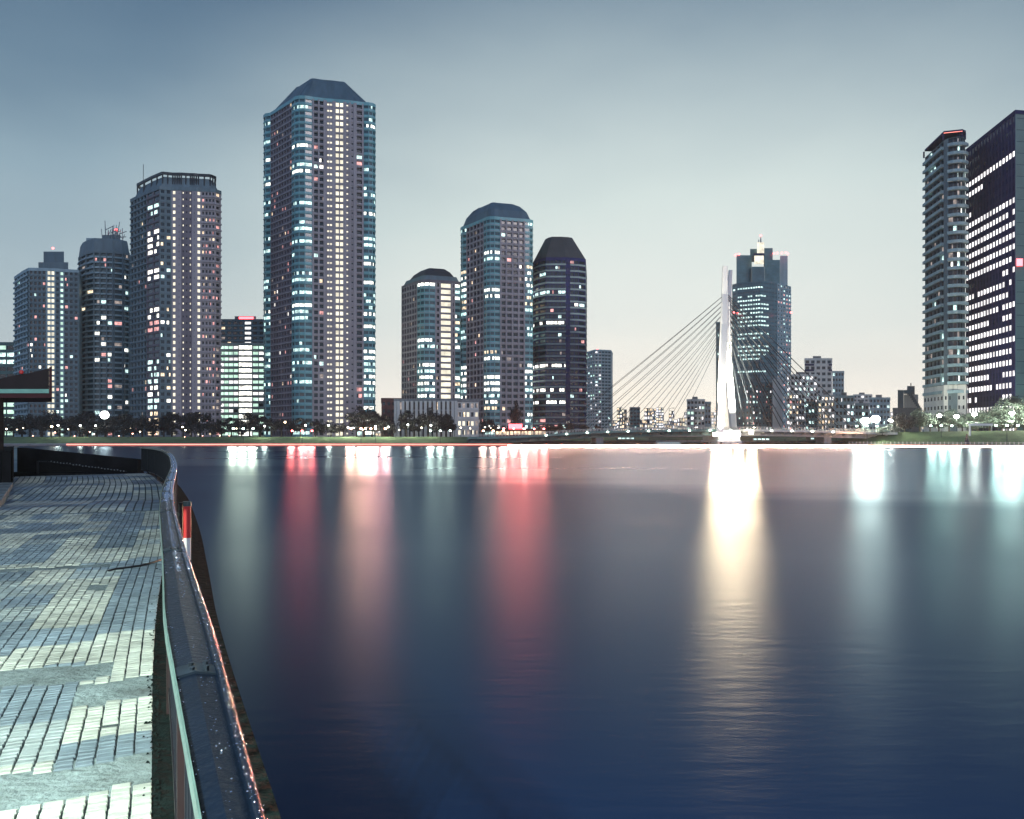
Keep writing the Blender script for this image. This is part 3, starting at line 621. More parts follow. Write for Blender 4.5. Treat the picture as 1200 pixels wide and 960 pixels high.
LINE = [(-1900,358,4.1),(-160,358,4.1),(-2,358,4.1),(14,368,4.1),(80,440,4.1),(112,612,4.1),(150,628,4.1),(158,600,4.1),(149,400,4.6),(148,353,5.2),(158,343,6.2),(207,322,6.8),(330,290,7.2),(900,230,7.2),(1900,180,7.2)]
def shore_off(d):
    out = []
    for i, p in enumerate(LINE):
        a = Vector(LINE[max(i-1,0)][:2]); b = Vector(LINE[min(i+1,len(LINE)-1)][:2]); c = Vector(p[:2])
        n1 = (c-a).normalized() if i else (b-c).normalized(); n2 = (b-c).normalized() if i < len(LINE)-1 else n1
        n = (Vector((-n1.y,n1.x)) + Vector((-n2.y,n2.x))); n.normalize(); out.append(c + n*d)
    return out
def banks():
    prof = [(0,-2,None),(0,.7,None),(2.6,.75,None),(2.9,1.1,None),(14,0,1),(18,0,1),(30,4.0,None)]
    rings = []
    for d, z, cr in prof:
        o = shore_off(min(d, 30)); rings.append([(p.x, p.y, (LINE[i][2] if cr else z)) for i, p in enumerate(o)])
    mb = MB(); n = len(LINE)
    for k in range(len(rings)-1):
        mm = 0 if k < 2 else (1 if k == 2 else 2)
        for i in range(n-1): mb.quad(rings[k][i], rings[k][i+1], rings[k+1][i+1], rings[k+1][i], mm)
    tag(mb.build('river_bank', [M['revetment'], M['concrete'], M['grass']]), 'grassy embankment with a stone foot along the far shore', kind='structure')
    inner = [(p[0], p[1], 3.99) for p in rings[-1]]
    mb = MB(); mb.poly(inner + [(1900,2400,3.99),(-1900,2400,3.99)]); tag(mb.build('ground', M['earth']), 'flat city ground behind the far embankment', kind='structure')
banks()
# bank steps and path streaks
mb = MB()
for x0, x1 in ((268,300),):
    for k in range(10):
        D = 361.5 + k*1.15; px = 262 + k*5; a = P(px, D); mb.box(a[0]-3, a[0]+3, D, D+1.1, 1.1+k*.28-.6, 1.25+k*.29)
tag(mb.build('bank_steps', M['concrete']), 'long pale steps running slantwise up the left grass bank', 'steps')

# ------------------------------------------------------------------ added lit lines that stand in for boat light trails
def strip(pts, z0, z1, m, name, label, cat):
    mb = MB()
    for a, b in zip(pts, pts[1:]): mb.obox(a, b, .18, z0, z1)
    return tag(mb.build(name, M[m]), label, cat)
strip([P(78,357.6), P(600,357.6)], .42, .92, 'strip_red', 'trail_strip', 'added red boat-trail glow along the foot of the left embankment', 'light trail')
strip([P(1000,347.6), P(1020,344.5), (158,342.4), (207,321.5), (300,297.5)], .2, .62, 'strip_red', 'trail_strip', 'added reddish boat-trail glow along the foot of the right embankment', 'light trail')
strip([P(1000,347.2), P(1020,344.1), (157.6,342.0), (206.6,321.1), (300,297)], .0, .19, 'strip_soft', 'trail_strip', 'added cream boat-trail glow under the reddish one on the right embankment', 'light trail')
trail = thing('boat_light_trail', (*P(800,345), 0), 'added glowing boom of red floats and cream lights across the channel under the bridge', 'trail'); sh = tuple(trail.location)
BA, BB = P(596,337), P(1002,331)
mb = MB(); mb.obox(BA, BB, .45, .02, .75); mb.build('trail_backing', M['red_paint'], trail, shift=sh)  # added backing that keeps the glow off the bridge deck
mb = MB(); mb.obox((BA[0],BA[1]-.48), (BB[0],BB[1]-.48), .025, .12, .62); mb.build('trail_glow', M['strip_cream'], trail, shift=sh)  # added glow for a boat's light trail and its cream reflection

# ------------------------------------------------------------------ trees
def crown_mesh(seed, h, w, lean=0, leaf=.42, dense=1.0):
    r = random.Random(seed); mb = MB(); lobes = []
    nl = r.randint(13,18)
    for i in range(nl):
        t = r.random(); zc = h*(.34 + .56*t); rad = w*.5*math.sin(math.pi*(.18+.72*t))**.7; a = r.uniform(0, 2*math.pi); q = rad*r.uniform(.25,.95)
        lobes.append((q*math.cos(a)+lean*t, q*math.sin(a), zc, w*r.uniform(.13,.24)))
    for lx, ly, lz, lr in lobes:
        for k in range(int(85*dense)):
            v = Vector((r.gauss(0,1), r.gauss(0,1), r.gauss(0,1))).normalized(); d = lr*r.uniform(.45,1.12)**.8; c = Vector((lx,ly,lz)) + Vector((v.x*d, v.y*d, v.z*d*.8))
            s = leaf*r.uniform(.6,1.4); nrm = (v + Vector((r.gauss(0,.5), r.gauss(0,.5), r.gauss(0,.5)))).normalized(); u = nrm.orthogonal().normalized(); w2 = nrm.cross(u)
            an = r.uniform(0,6.28); u, w2 = u*math.cos(an)+w2*math.sin(an), w2*math.cos(an)-u*math.sin(an)
            mb.quad(c-u*s, c-w2*s*.6, c+u*s, c+w2*s*.6)
    return mb, lobes
def make_tree(seed, h, w, m, leaf=.33, dense=1.3):
    root = bpy.data.objects.new('tree', None); COL.objects.link(root)
    cb, lobes = crown_mesh(seed, h, w, 0, leaf, dense); cb.build('crown', m, root)
    r = random.Random(seed+1); tb = MB(); tr = .028*h
    tb.tube([(0,0,-.5),(tr*.3,0,h*.2),(0,tr*.4,h*.45),(tr*.2,0,h*.7)], [tr*1.3,tr,tr*.7,tr*.25], k=7)
    for lx, ly, lz, lr in lobes[:8]: tb.tube([(0,0,h*r.uniform(.22,.42)), (lx*.5,ly*.5,lz*.8), (lx,ly,lz)], [tr*.5,tr*.3,tr*.12], k=5)
    tb.build('trunk', M['bark'], root)
    return root
protos = [make_tree(i*13+1, 10, w, M['leaf']) for i, w in enumerate((8,9.5,7,11,8.5))]
pale = [make_tree(i*17+400, 10, w, M['leaf_pale'], .24, 2.2) for i, w in enumerate((10,12,9))]
used = set()
ZONES = [(0,92,'the stair-band tower'),(92,153,'the scaffold-topped tower'),(153,262,'the brown-mauve tower'),(262,310,'the pale low block'),(310,445,'the tallest tower'),(445,562,'the striped podium'),(562,626,'the teal mansard tower'),(626,700,'the navy banded tower'),(700,860,'the left stay cables'),(860,1000,'the right stay cables'),(1000,1085,'the arched building'),(1085,1133,'the curved-balcony tower'),(1133,1400,'the navy office slab')]
def zone(px): return next((z for a, b, z in ZONES if a <= px < b), ZONES[0][2])
def place_tree(p, px, D, ybase_z, h, wscale, word, cat='tree', counter={}):
    o = p if p.name not in used else copy_tree(p)
    used.add(p.name); x, y = P(px, D); o.location = (x, y, ybase_z); s = h/10; o.scale = (s*wscale, s*wscale, s); o.rotation_euler = (0,0,R.uniform(0,6.28))
    k = (word, zone(px)); counter[k] = counter.get(k, 0) + 1
    tag(o, f"{word} tree before {zone(px)}, {ORD[counter[k]-1]} from left", 'tree', 'trees along the far shore')
    return o
r = random.Random(5); x = -30
while x < 312:                                   # dense dark belt
    h = r.uniform(7.5,12.5); place_tree(protos[r.randrange(5)], x, r.uniform(384,398), 4, h, r.uniform(1.0,1.35), 'large dark' if h > 10 else 'dark bushy'); x += r.uniform(9,15)
x = -28
while x < 300: place_tree(protos[r.randrange(5)], x, r.uniform(374,378), 4, r.uniform(3.5,6), 1.5, 'low dark'); x += r.uniform(20,30)
for px, yt in ((318,490),(330,492),(342,494),(352,489),(370,493),(388,495),(402,496),(418,492),(427,478),(436,482),(447,492),(458,496),(476,480),(485,490),(502,478),(512,488),(523,485),(530,497),(449,486),(572,492),(604,470),(640,497),(655,496),(668,495),(684,497),(700,498)):
    D = r.uniform(378,386) if px < 600 else r.uniform(392,400)
    h = Z(yt, D) - 4; tall = px == 604
    place_tree(protos[r.randrange(5)], px, D, 4, h, .42 if tall else r.uniform(.85,1.15)*(1.35 if h < 9 else 1), 'slim dark' if tall else ('large dark' if h > 10.5 else 'dark bushy'))
for px, yt, wd, D, zb in ((1060,486,1.0,352,5.2),(1078,480,1.1,362,6),(1090,484,1.3,364,6),(1100,488,1.3,352,6.2),(1046,497,1.2,352,5),(1034,500,1.2,350,4.8),(1012,502,1.3,356,4.5),(998,504,1.2,360,4.5),(1112,480,1.2,368,6),(1128,484,1.3,370,6),(1146,484,1.3,362,6),(1160,478,1.3,360,6.4),(1174,476,1.2,356,6.5),(1190,466,1.4,352,6.6),(1206,462,1.3,350,6.8),(1224,466,1.3,350,6.8),(1140,494,1.2,350,6.3),(1180,492,1.3,345,6.4),(1200,490,1.3,342,6.5)):
    h = Z(yt, D) - zb; place_tree(protos[3] if px == 1060 else pale[r.randrange(3)], px, D, zb, h, wd*(1.25 if h < 9 else .9), 'round dark' if px == 1060 else ('large leafy' if h > 10 else 'low leafy'))

# ------------------------------------------------------------------ lamps
def make_lamp(h, rad, m, arm=0):
    root = bpy.data.objects.new('street_lamp', None); COL.objects.link(root)
    mb = MB(); mb.tube([(0,0,0),(0,0,.6),(0,0,h)], [.13,.09,.06], k=6)
    if arm: mb.tube([(0,0,h),(arm*.6,0,h+.35),(arm,0,h+.3)], .06, k=5)
    mb.build('pole', M['steel_dark'], root)
    mb = MB(); mb.sphere((arm,0,h+(.3 if arm else rad*.8)), rad, k=10, h=7, sz=.8 if not arm else .35); mb.build('lamp_globe', m, root, smooth=True)
    return root
lampW = make_lamp(5, .42, M['lamp_white']); lampY = make_lamp(5, .42, M['lamp_warm']); lampP = make_lamp(3.2, .28, M['lamp_pink']); lampB = make_lamp(6, 1.0, M['lamp_blaze'])
lampC = make_lamp(5.5, 1.9, M['lamp_blaze'])
lused = set(); lcount = {}
def point(parent, z, power, col, rad=.3):
    l = bpy.data.lights.new('lamp_light', 'POINT'); l.energy = power; l.color = col; l.shadow_soft_size = rad
    o = bpy.data.objects.new('lamp_light', l); COL.objects.link(o); o.parent = parent; o.location = (0,0,z); return o
def place_lamp(p, px, D, zg, word, power=0, col=(1,1,1), hs=1, grp='lamps along the far shore'):
    o = p if p.name not in lused else copy_tree(p); 
    lused.add(p.name); hs = q2.uniform(.6,1.15) if not power else 1; o.location = (*P(px, D), zg); o.scale = (hs,hs,hs*q2.uniform(.85,1.2))
    k = (word, zone(px)); lcount[k] = lcount.get(k, 0) + 1
    tag(o, f"{word} lamp before {zone(px)}, {ORD[lcount[k]-1]} from left", 'street lamp', grp)
    if power: LIGHTS.append((o, power, col))
    return o
LIGHTS = []
q2 = random.Random(12)
WW, GG = (1,1,.82), (1,1,.80)
for px in (310,358,385,408,414,440,455,478,505,94,112,68): place_lamp(lampW, px, 372.5, 3.7, 'white globe', 900 if px >= 300 else 250, GG)
for px in (20,27,80,147,153,214,222,277,334,425,468,494,540,551,575): place_lamp(lampY, px, 380, 3.9, 'small warm', 0)
q = random.Random(9)
for i in range(16): place_lamp(lampP if i % 3 else lampY, 8+(i+.5*(i%3))*17+q.uniform(-7,7), q.uniform(370,373), 3.4 - q.uniform(.5,2), 'tiny low', 0)
for px, pw in ((1014,9000),(1026,5000)): place_lamp(lampC, px, 352, 4.4, 'blazing white', pw, WW)
for px, D, z, pw in ((1044,356,5.5,4200),(1101,356,6.6,4800),(1121,352,6.8,3600),(1142,350,7.6,4200),(1186,344,7.4,6500),(1214,340,7.4,6000)): place_lamp(lampB, px, D, z, 'bright star-like', pw, GG)
# round lit globe by the slate tower
o = thing('floodlight', (*P(123,376), 3.9), 'big round white floodlight among the dark trees by the slate tower', 'floodlight')
mb = MB(); mb.tube([(0,0,0),(0,0,9)], [.2,.12]); mb.build('pole', M['steel_dark'], o); mb = MB(); mb.sphere((0,-.4,10.5), 1.9, k=14, h=8); mb.build('lamp_head', M['lamp_white'], o, smooth=True)
for o, p, c in LIGHTS: point(o, 4.6 if p < 2000 else 5.6, p*LAMP_K, c, .6)

# added floodlights that face the water, shaped to cast the long coloured columns
def streak_flood(px, D, z, power, col, label, size=1.0, lens='floodlens', cone=26, spread=4.5):
    """three heads on a crossbar, each aimed out over the river"""
    x, y = P(px, D); o = thing('floodlight', (x, y, .7), label, 'floodlight', None)
    mb = MB(); mb.tube([(0,0,0),(0,0,z-1.3)], [.16,.1]); mb.tube([(-spread-.4,.2,z-.85),(spread+.4,.2,z-.85)], .08); mb.build('pole', M['steel_dark'], o)
    for dx in (-spread, 0, spread):
        mb = MB(); mb.box(dx-.5,dx+.5,.02,.4,z-1.2,z-.5); mb.build('housing', M['steel_dark'], o)
        mb = MB(); mb.box(dx-.42,dx+.42,-.06,.01,z-1.12,z-.58); mb.build('lens', M[lens], o)
        l = bpy.data.lights.new('flood_beam', 'SPOT'); l.energy = power*FLOOD_K/3; l.color = col; l.shadow_soft_size = size; l.spot_size = math.radians(cone); l.spot_blend = .6
        b = bpy.data.objects.new('flood_beam', l); COL.objects.link(b); b.parent = o; b.location = (dx,-.2-size,z-.85)
        d = Vector((0-x, 0-y, -y*math.tan(math.radians(1.2)))); b.rotation_euler = d.to_track_quat('-Z','Y').to_euler()
    return o
emit('lens_red', (1,.15,.15), 25); emit('lens_green', (.7,1,.85), 20); emit('lens_orange', (1,.5,.3), 25)
RED, ORG, GRN, CRM = (1,.15,.12), (1,.45,.27), (.72,1,.80), (1,.80,.52)
streak_flood(285,360.6,8,.13,(1,1,.68),'added pale green floodlight on the left bank by the pale low block','' or 1.2,'lens_green')
streak_flood(354,360.6,7,.14,RED,'added red floodlight on the left bank under the tallest tower',1.2,'lens_red')
streak_flood(423,360.6,8,.28,ORG,'added orange floodlight on the left bank just right of the red one',1.2,'lens_orange')
streak_flood(440,360.6,8,.22,(1,.34,.3),'added orange-red floodlight nearest the small red-brown block',1.2,'lens_orange')
streak_flood(516,360.6,7,.04,(.9,1,.75),'added greenish floodlight in front of the striped podium',1.2,'lens_green')
streak_flood(578,360.6,7,.10,(1,.5,.35),'added orange floodlight in front of the teal mansard tower',1.2,'lens_orange')
streak_flood(602,360.6,8,.24,RED,'added red floodlight at the left end of the bridge',1.6,'lens_red')
streak_flood(626,372,8,.2,RED,'added red floodlight beside the bridge end, nearer the navy banded tower',1.6,'lens_red')
streak_flood(1016,350,9,.2,(.95,1,.8),'added white-green floodlight at the right end of the bridge',1.4,'lens_green')
streak_flood(1103,341,9,.07,GRN,'added green-white floodlight on the right bank under the curved-balcony tower',1.2,'lens_green')
streak_flood(1180,328,9,.15,GRN,'added green-white floodlight on the right bank under the navy office slab',1.2,'lens_green')

# red lit shop sign near the bridge end
sg = thing('sign_board', (*P(604,384), 4), 'glowing red sign board over a lit kiosk at the bridge end', 'sign'); sh = tuple(sg.location)
mb = MB(); mb.prism([P(596,384), P(612,384), P(612,385), P(596,385)], Z(503,384), Z(497,384)); mb.build('panel', M['sign_red'], sg, shift=sh)
mb = MB(); mb.tube([(*P(597,384.5),4),(*P(597,384.5),Z(503,384))], .2); mb.tube([(*P(611,384.5),4),(*P(611,384.5),Z(503,384))], .2); mb.build('frame', M['steel_dark'], sg, shift=sh)
kb = thing('kiosk', (*P(600,392), 4), 'low building with a long warm lit front beside the red sign', 'building'); sh = tuple(kb.location)
mb = MB(); mb.prism([P(580,388), P(640,388), P(640,396), P(580,396)], 3.95, Z(503.5,388)); mb.build('wall', M['brick_red'], kb, shift=sh)
mb = MB()
for k in range(14): mb.prism([P(581+k*4.2,387.6), P(584.4+k*4.2,387.6), P(584.4+k*4.2,387.98), P(581+k*4.2,387.98)], Z(509.5,388), Z(505.5,388))
mb.build('shop_front', M['lit_warm'], kb, shift=sh)
mb = MB(); mb.prism([P(579,387), P(641,387), P(641,397), P(579,397)], Z(503.5,388)+.01, Z(502.5,388)); mb.build('roof', M['roof_dark'], kb, shift=sh)
# ------------------------------------------------------------------ the cable-stayed bridge
def deck_z(px):
    T = [(540,4.1),(575,4.2),(600,4.5),(640,5.3),(690,6.5),(740,7.1),(800,7.4),(850,7.5),(900,7.4),(950,7.1),(990,6.6),(1030,6.2),(1060,6.0)]
    for (a, za), (b, zb) in zip(T, T[1:]):
        if a <= px <= b: return za + (zb-za)*(px-a)/(b-a)
    return T[0][1] if px < 540 else T[-1][1]
NEAR, FAR = 350, 376
def bridge():
    root = thing('cable_stayed_bridge', (*P(850,362), 0), 'cable-stayed bridge with a floodlit white A-shaped pylon and fanned cables', 'bridge'); sh = tuple(root.location)
    xs = list(range(548, 1053, 12)); 
    # girder: haunched box with a pale fascia right of the pylon
    g = MB(); f = MB(); u = MB(); k = len(xs)
    for i in range(k-1):
        a, b = xs[i], xs[i+1]; za, zb = deck_z(a), deck_z(b); m = 0 if a < 846 else 1
        A0, B0, A1, B1 = P(a,NEAR), P(b,NEAR), P(a,FAR), P(b,FAR)
        # use the near edge's x for both edges so the deck runs square
        A1, B1 = (A0[0]*1.0+0, FAR), (B0[0]*1.0, FAR)
        g.quad((*A0,za-1.0),(*B0,zb-1.0),(*B0,zb),(*A0,za),m); g.quad((*A0,za),(*B0,zb),(*B1,zb),(*A1,za),2)
        g.quad((*B1,zb-1.0),(*A1,za-1.0),(*A1,za),(*B1,zb),m)
        I0, J0, I1, J1 = (A0[0],NEAR+4), (B0[0],NEAR+4), (A0[0],FAR-4), (B0[0],FAR-4)
        g.quad((*I0,za-1.3),(*J0,zb-1.3),(*B0,zb-1.0),(*A0,za-1.0),m); g.quad((*I0,za-2.9),(*J0,zb-2.9),(*J0,zb-1.3),(*I0,za-1.3),m)
        g.quad((*I1,za-2.9),(*J1,zb-2.9),(*J0,zb-2.9),(*I0,za-2.9),m); g.quad((*J1,zb-2.9),(*I1,za-2.9),(*I1,za-1.0),(*J1,zb-1.0),m)
        # outriggers under the cantilever
        g.obox((A0[0],NEAR+.3),(A0[0],NEAR+4),.25,za-1.35,za-1.02,m,(za-2.4,za-1.02))
    g.build('deck', [M['bridge_green'], M['bridge_pale'], M['asphalt']], root, shift=sh)
    # guard rails
    for nm, yy in (('railing', NEAR+.3), ('railing', FAR-.3)):
        mb = MB()
        for i in range(k-1):
            a, b = xs[i], xs[i+1]; A, B = P(a,NEAR)[0], P(b,NEAR)[0]; za, zb = deck_z(a), deck_z(b)
            for h in (.5, 1.05): mb.obox((A,yy),(B,yy),.05,za+h,za+h+.1,0,(zb+h,zb+h+.1))
            for q in range(3): t = q/3; mb.obox((A+(B-A)*t-.08,yy),(A+(B-A)*t+.08,yy),.08,za+(zb-za)*t,za+(zb-za)*t+1.1)
        mb.build(nm, M['bridge_pale'], root, shift=sh)
    # small fascia lamps
    for px in range(640, 1000, 24):
        x, y = P(px,NEAR); mb = MB(); mb.box(x-.35,x+.35,y-.35,y-.02,deck_z(px)-.75,deck_z(px)-.25); mb.build('fascia_lamp', M['lamp_white'], root, shift=sh)
    # piers
    for px in (700, 960):
        x = P(px,362)[0]; mb = MB(); mb.loft([[(x-1.6*s,352+(1-s),z),(x+1.6*s,352+(1-s),z),(x+1.6*s,374-(1-s),z),(x-1.6*s,374-(1-s),z)] for s, z in ((1.2,-2),(1,1.2),(1,deck_z(px)-2.95))]); mb.build('pier', M['concrete_grey'], root, shift=sh)
    # pylon base and pylon
    mb = MB(); x0, x1 = P(838,352)[0], P(866,352)[0]
    mb.loft([[(x0+i,347.5+i,z),(x1-i,347.5+i,z),(x1-i,378-i,z),(x0+i,378-i,z)] for z, i in ((-2,0),(2.2,0),(2.6,.6),(6.9,.6))]); mb.build('pylon_base', M['white_paint'], root, shift=sh)
    def blade(name, stations, m):
        """stations: px centre, D centre, y row, half width, half depth"""
        rings = []
        for px, D, yy, hw, hd in stations:
            x, y = P(px, D); z = Z(yy, D); c = .28*hw
            rings.append([(x-hw+c,y-hd,z),(x+hw-c,y-hd,z),(x+hw,y-hd+c,z),(x+hw,y+hd-c,z),(x+hw-c,y+hd,z),(x-hw+c,y+hd,z),(x-hw,y+hd-c,z),(x-hw,y-hd+c,z)])
        mb = MB(); mb.loft(rings); return mb.build(name, M[m], root, shift=sh)
    blade('pylon_leg', [(843.8,348.2,507,1.5,1.5),(844.4,348.5,500,1.45,1.4),(846.6,353,430,1.5,1.4),(848.5,357,380,1.45,1.4),(849.3,359,345,1.3,1.3),(849.4,359,312,1.0,1.1)], 'white_paint')
    blade('pylon_leg', [(860,375.5,503,1.6,1.4),(859,374.5,500,1.5,1.4),(853.5,368,430,1.55,1.4),(852.8,364.5,380,1.4,1.4),(854.3,364,345,1.0,1.0),(856,364.5,317,.75,.9)], 'white_paint')
    blade('crossbeam', [(850.6,360.5,402,1.6,3),(850.8,360.5,355,1.3,2.2)], 'white_paint')
    # stay cables, two planes
    zb = []
    for s, ends in ((-1, (650,668,686,704,722,741,760,777,794)), (1, (1018,1003,987,971,955,939,923,907,893))):
        for i, px in enumerate(ends):
            ytop = 346 + i*5.2; za = Z(ytop, 361)
            for D in (NEAR+1.2, FAR-1.2):
                x = P(px,NEAR)[0]; mb = MB(); top = (P(850.5,360)[0]+s*.6, 360+(-.8 if D < 360 else .8), za)
                n = 8; pts = []
                for q in range(n+1):
                    t = q/n; p = Vector(top).lerp(Vector((x, D, deck_z(px)+.2)), t); p.z -= 4*t*(1-t)*.6; pts.append(p)
                mb.tube(pts, .10 if s < 0 else .19, k=5); mb.build('stay_cable', M['cable'], root, shift=sh)
    return root
bridge()
# red fender round the pylon base, with assumed floodlights aimed up at the pylon
fd = thing('fender', (*P(850,344), 0), 'red fender pontoon floating in front of the white pylon base', 'fender'); sh = tuple(fd.location)
mb = MB(); mb.box(P(828,344)[0],P(874,344)[0],340,346.5,-.3,.85); mb.build('float', M['red_paint'], fd, shift=sh)
mb = MB()
for px in (830,838,846,854,862,871): x = P(px,344)[0]; mb.tube([(x,340.6,.8),(x,340.6,1.9)], .12)
mb.tube([(P(830,344)[0],340.6,1.85),(P(871,344)[0],340.6,1.85)], .08); mb.build('guard_rail', M['steel_dark'], fd, shift=sh)
fd2 = thing('fender', (*P(977,344), 0), 'short red pontoon near the right bank beneath the bridge', 'fender'); sh = tuple(fd2.location)
mb = MB(); mb.box(P(966,342)[0],P(992,342)[0],341,345,-.3,.75); mb.build('float', M['red_paint'], fd2, shift=sh)
mb = MB(); mb.box(P(970,342)[0],P(988,342)[0],342,344,.75,1.0); mb.build('deck_plate', M['steel_dark'], fd2, shift=sh)

def uplight(px, D, z, tgt, power, label, cone=60, col=(1,.94,.80)):  # assumed floodlight, added so that the pylon stands brightly lit
    x, y = P(px, D); o = thing('floodlight', (x, y, z), label, 'floodlight')
    mb = MB(); mb.box(-.3,.3,-.2,.2,0,.25); mb.build('bracket', M['steel_dark'], o)
    mb = MB(); mb.loft([[(-.35,-.3,.25),(.35,-.3,.25),(.35,.3,.25),(-.35,.3,.25)],[(-.5,-.42,.8),(.5,-.42,.8),(.5,.42,.8),(-.5,.42,.8)]]); mb.build('housing', M['steel_dark'], o)
    mb = MB(); mb.box(-.42,.42,-.36,.36,.81,.86); mb.build('lens', M['floodlens'], o)
    l = bpy.data.lights.new('flood_beam', 'SPOT'); l.energy = power; l.color = col; l.shadow_soft_size = .5; l.spot_size = math.radians(cone); l.spot_blend = .5
    b = bpy.data.objects.new('flood_beam', l); COL.objects.link(b); b.parent = o; b.location = (0,0,1.2)
    d = Vector(tgt) - Vector((x, y, z+1.2)); b.rotation_euler = d.to_track_quat('-Z','Y').to_euler(); return o
top = (*P(850,358), 50)
uplight(845, 341.2, 1.0, (*P(847,352), 30), UP_K*1.0, 'assumed floodlight on the red fender aimed up the pylon front', 50)
uplight(816, 351.5, deck_z(816)+.02, top, UP_K*1.1, 'assumed floodlight on the near deck edge left of the pylon', 50)
uplight(884, 351.5, deck_z(884)+.02, (*P(857,370), 26), UP_K*1.6, 'assumed floodlight on the near deck edge right of the pylon', 50)
# the bright lamp on the pylon base, with added ones that widen its column
def flood2(px, D, z, power, size, label):
    x, y = P(px, D); o = thing('floodlight', (x, y, z), label, 'floodlight')
    mb = MB(); mb.box(-.6,.6,0,.5,-.5,.5); mb.build('housing', M['steel_dark'], o)
    mb = MB(); mb.box(-.9,.9,-.08,-.01,-.7,.7); mb.build('lens', M['lamp_blaze'], o)
    l = bpy.data.lights.new('flood_beam', 'SPOT'); l.energy = power*FLOOD_K; l.color = (1,.64,.36); l.shadow_soft_size = size; l.spot_size = math.radians(30); l.spot_blend = .6
    b = bpy.data.objects.new('flood_beam', l); COL.objects.link(b); b.parent = o; b.location = (0,-.3-size,0)
    d = Vector((-x, -y, -y*math.tan(math.radians(1.2)))); b.rotation_euler = d.to_track_quat('-Z','Y').to_euler()
flood2(838, 346.6, 5.2, .6, 1.0, 'added dazzling floodlight on the left of the pylon base')
flood2(851, 346.6, 5.2, .75, 1.0, 'dazzling floodlight in the middle of the pylon base')
flood2(865, 346.6, 5.2, .75, 1.0, 'added dazzling floodlight on the right of the pylon base')
flood2(880, 347.5, 6.2, .5, 1.0, 'added dazzling floodlight on the bridge edge right of the pylon')

# bridge lamps
def bridge_lamp():
    root = bpy.data.objects.new('street_lamp', None); COL.objects.link(root)
    mb = MB(); mb.tube([(0,0,0),(0,0,.8),(0,0,9.2)], [.2,.14,.09]); mb.tube([(0,0,9.2),(1.0,0,9.5),(1.9,0,9.45)], .08, k=5); mb.build('pole', M['steel_dark'], root)
    mb = MB(); mb.box(1.4,2.3,-.2,.2,9.35,9.6); mb.build('lamp_head', M['steel_dark'], root)
    return root
bl = bridge_lamp(); first = True
names = {625:'nearest the red sign',665:'before the navy banded tower',704:'under the outermost left cables',738:'where the left span levels out',770:'far side of the left span',785:'half way from the pylon to the levelling',815:'closest left of the pylon',880:'closest right of the pylon',905:'before the narrow pale slab',935:'before the low white block',968:'near the right end of the bridge'}
for px, w in names.items():
    o = bl if first else copy_tree(bl); first = False
    o.location = (P(px,NEAR)[0], NEAR+1.6 if px != 770 else FAR-1.6, deck_z(px)); tag(o, f'tall unlit bent lamp post on the bridge, {w}', 'street lamp', 'lamp posts on the bridge')

# moored barges under the bridge
def barge(x0, x1, D, h, label, cabin=None, stripe=True):
    a, b = P(x0,D)[0], P(x1,D)[0]; root = thing('barge', ((a+b)/2, D, 0), label, 'barge'); sh = tuple(root.location); mb = MB(); w = 4
    mb.loft([[(a+3,D-w*.6,-.5),(b-3,D-w*.6,-.5),(b-2,D+w*.6,-.5),(a+2,D+w*.6,-.5)],[(a,D-w,h*.55),(b,D-w,h*.55),(b,D+w,h*.55),(a,D+w,h*.55)],[(a-.6,D-w,h),(b+.6,D-w,h),(b+.6,D+w,h),(a-.6,D+w,h)]]); mb.build('hull', M['hull'], root, shift=sh)
    if stripe: mb = MB(); mb.box(a+1,b-1,D-w-.12,D-w+.3,.05,.5); mb.build('waterline_stripe', M['red_paint'], root, shift=sh)
    if cabin:
        c = a+(b-a)*cabin; mb = MB(); mb.box(c-4,c+4,D-w*.5,D+w*.5,h+.01,h+1.6); mb.build('cabin', M['slate'], root, shift=sh)
        mb = MB(); 
        for k in range(4): mb.box(c-3.6+k*1.9,c-2.2+k*1.9,D-w*.5-.05,D-w*.5-.01,h+.7,h+1.3)
        mb.build('cabin_windows', M['lit_cool'], root, shift=sh)
    mb = MB(); mb.tube([(a+2,D,h),(a+2,D,h+1.2)], .12); mb.tube([(b-2,D,h),(b-2,D,h+1.2)], .12); mb.build('bollard', M['steel_dark'], root, shift=sh)
barge(610, 690, 364, 2.2, 'long dark barge moored under the left end of the bridge', .35)
barge(700, 766, 366, 2.4, 'dark barge with a red waterline under the middle of the left span', .5)
barge(800, 836, 368, 1.6, 'small dark barge close to the left of the pylon base', None, False)
barge(876, 925, 366, 2.0, 'dark barge moored just right of the pylon base', .3, False)
barge(930, 985, 366, 2.3, 'dark barge moored under the right end of the bridge', .5)

# ------------------------------------------------------------------ right bank details
fr = thing('river_fence', (*P(1100,340), 0), 'long low pale fence of short posts along the right embankment foot', 'fence'); sh = tuple(fr.location)
pl = [(149,352),(158.4,343.9),(207.4,323),(300,298.5)]; mb = MB(); posts = []
for a, b in zip(pl, pl[1:]):
    L = math.hypot(b[0]-a[0], b[1]-a[1]); n = int(L/1.55)
    mb.obox(a, b, .05, 1.75, 1.85); mb.obox(a, b, .04, 1.2, 1.28)
    for k in range(n): posts.append((a[0]+(b[0]-a[0])*k/n, a[1]+(b[1]-a[1])*k/n))
mb.build('rail', M['concrete_pale'], fr, shift=sh)
for x, y in posts[:100]: mb = MB(); mb.box(x-.13,x+.13,y-.13,y+.13,.7,2.0); o = mb.build('post', M['concrete_pale'], fr, shift=(x,y,0)); o.location = (x-sh[0], y-sh[1], -sh[2])
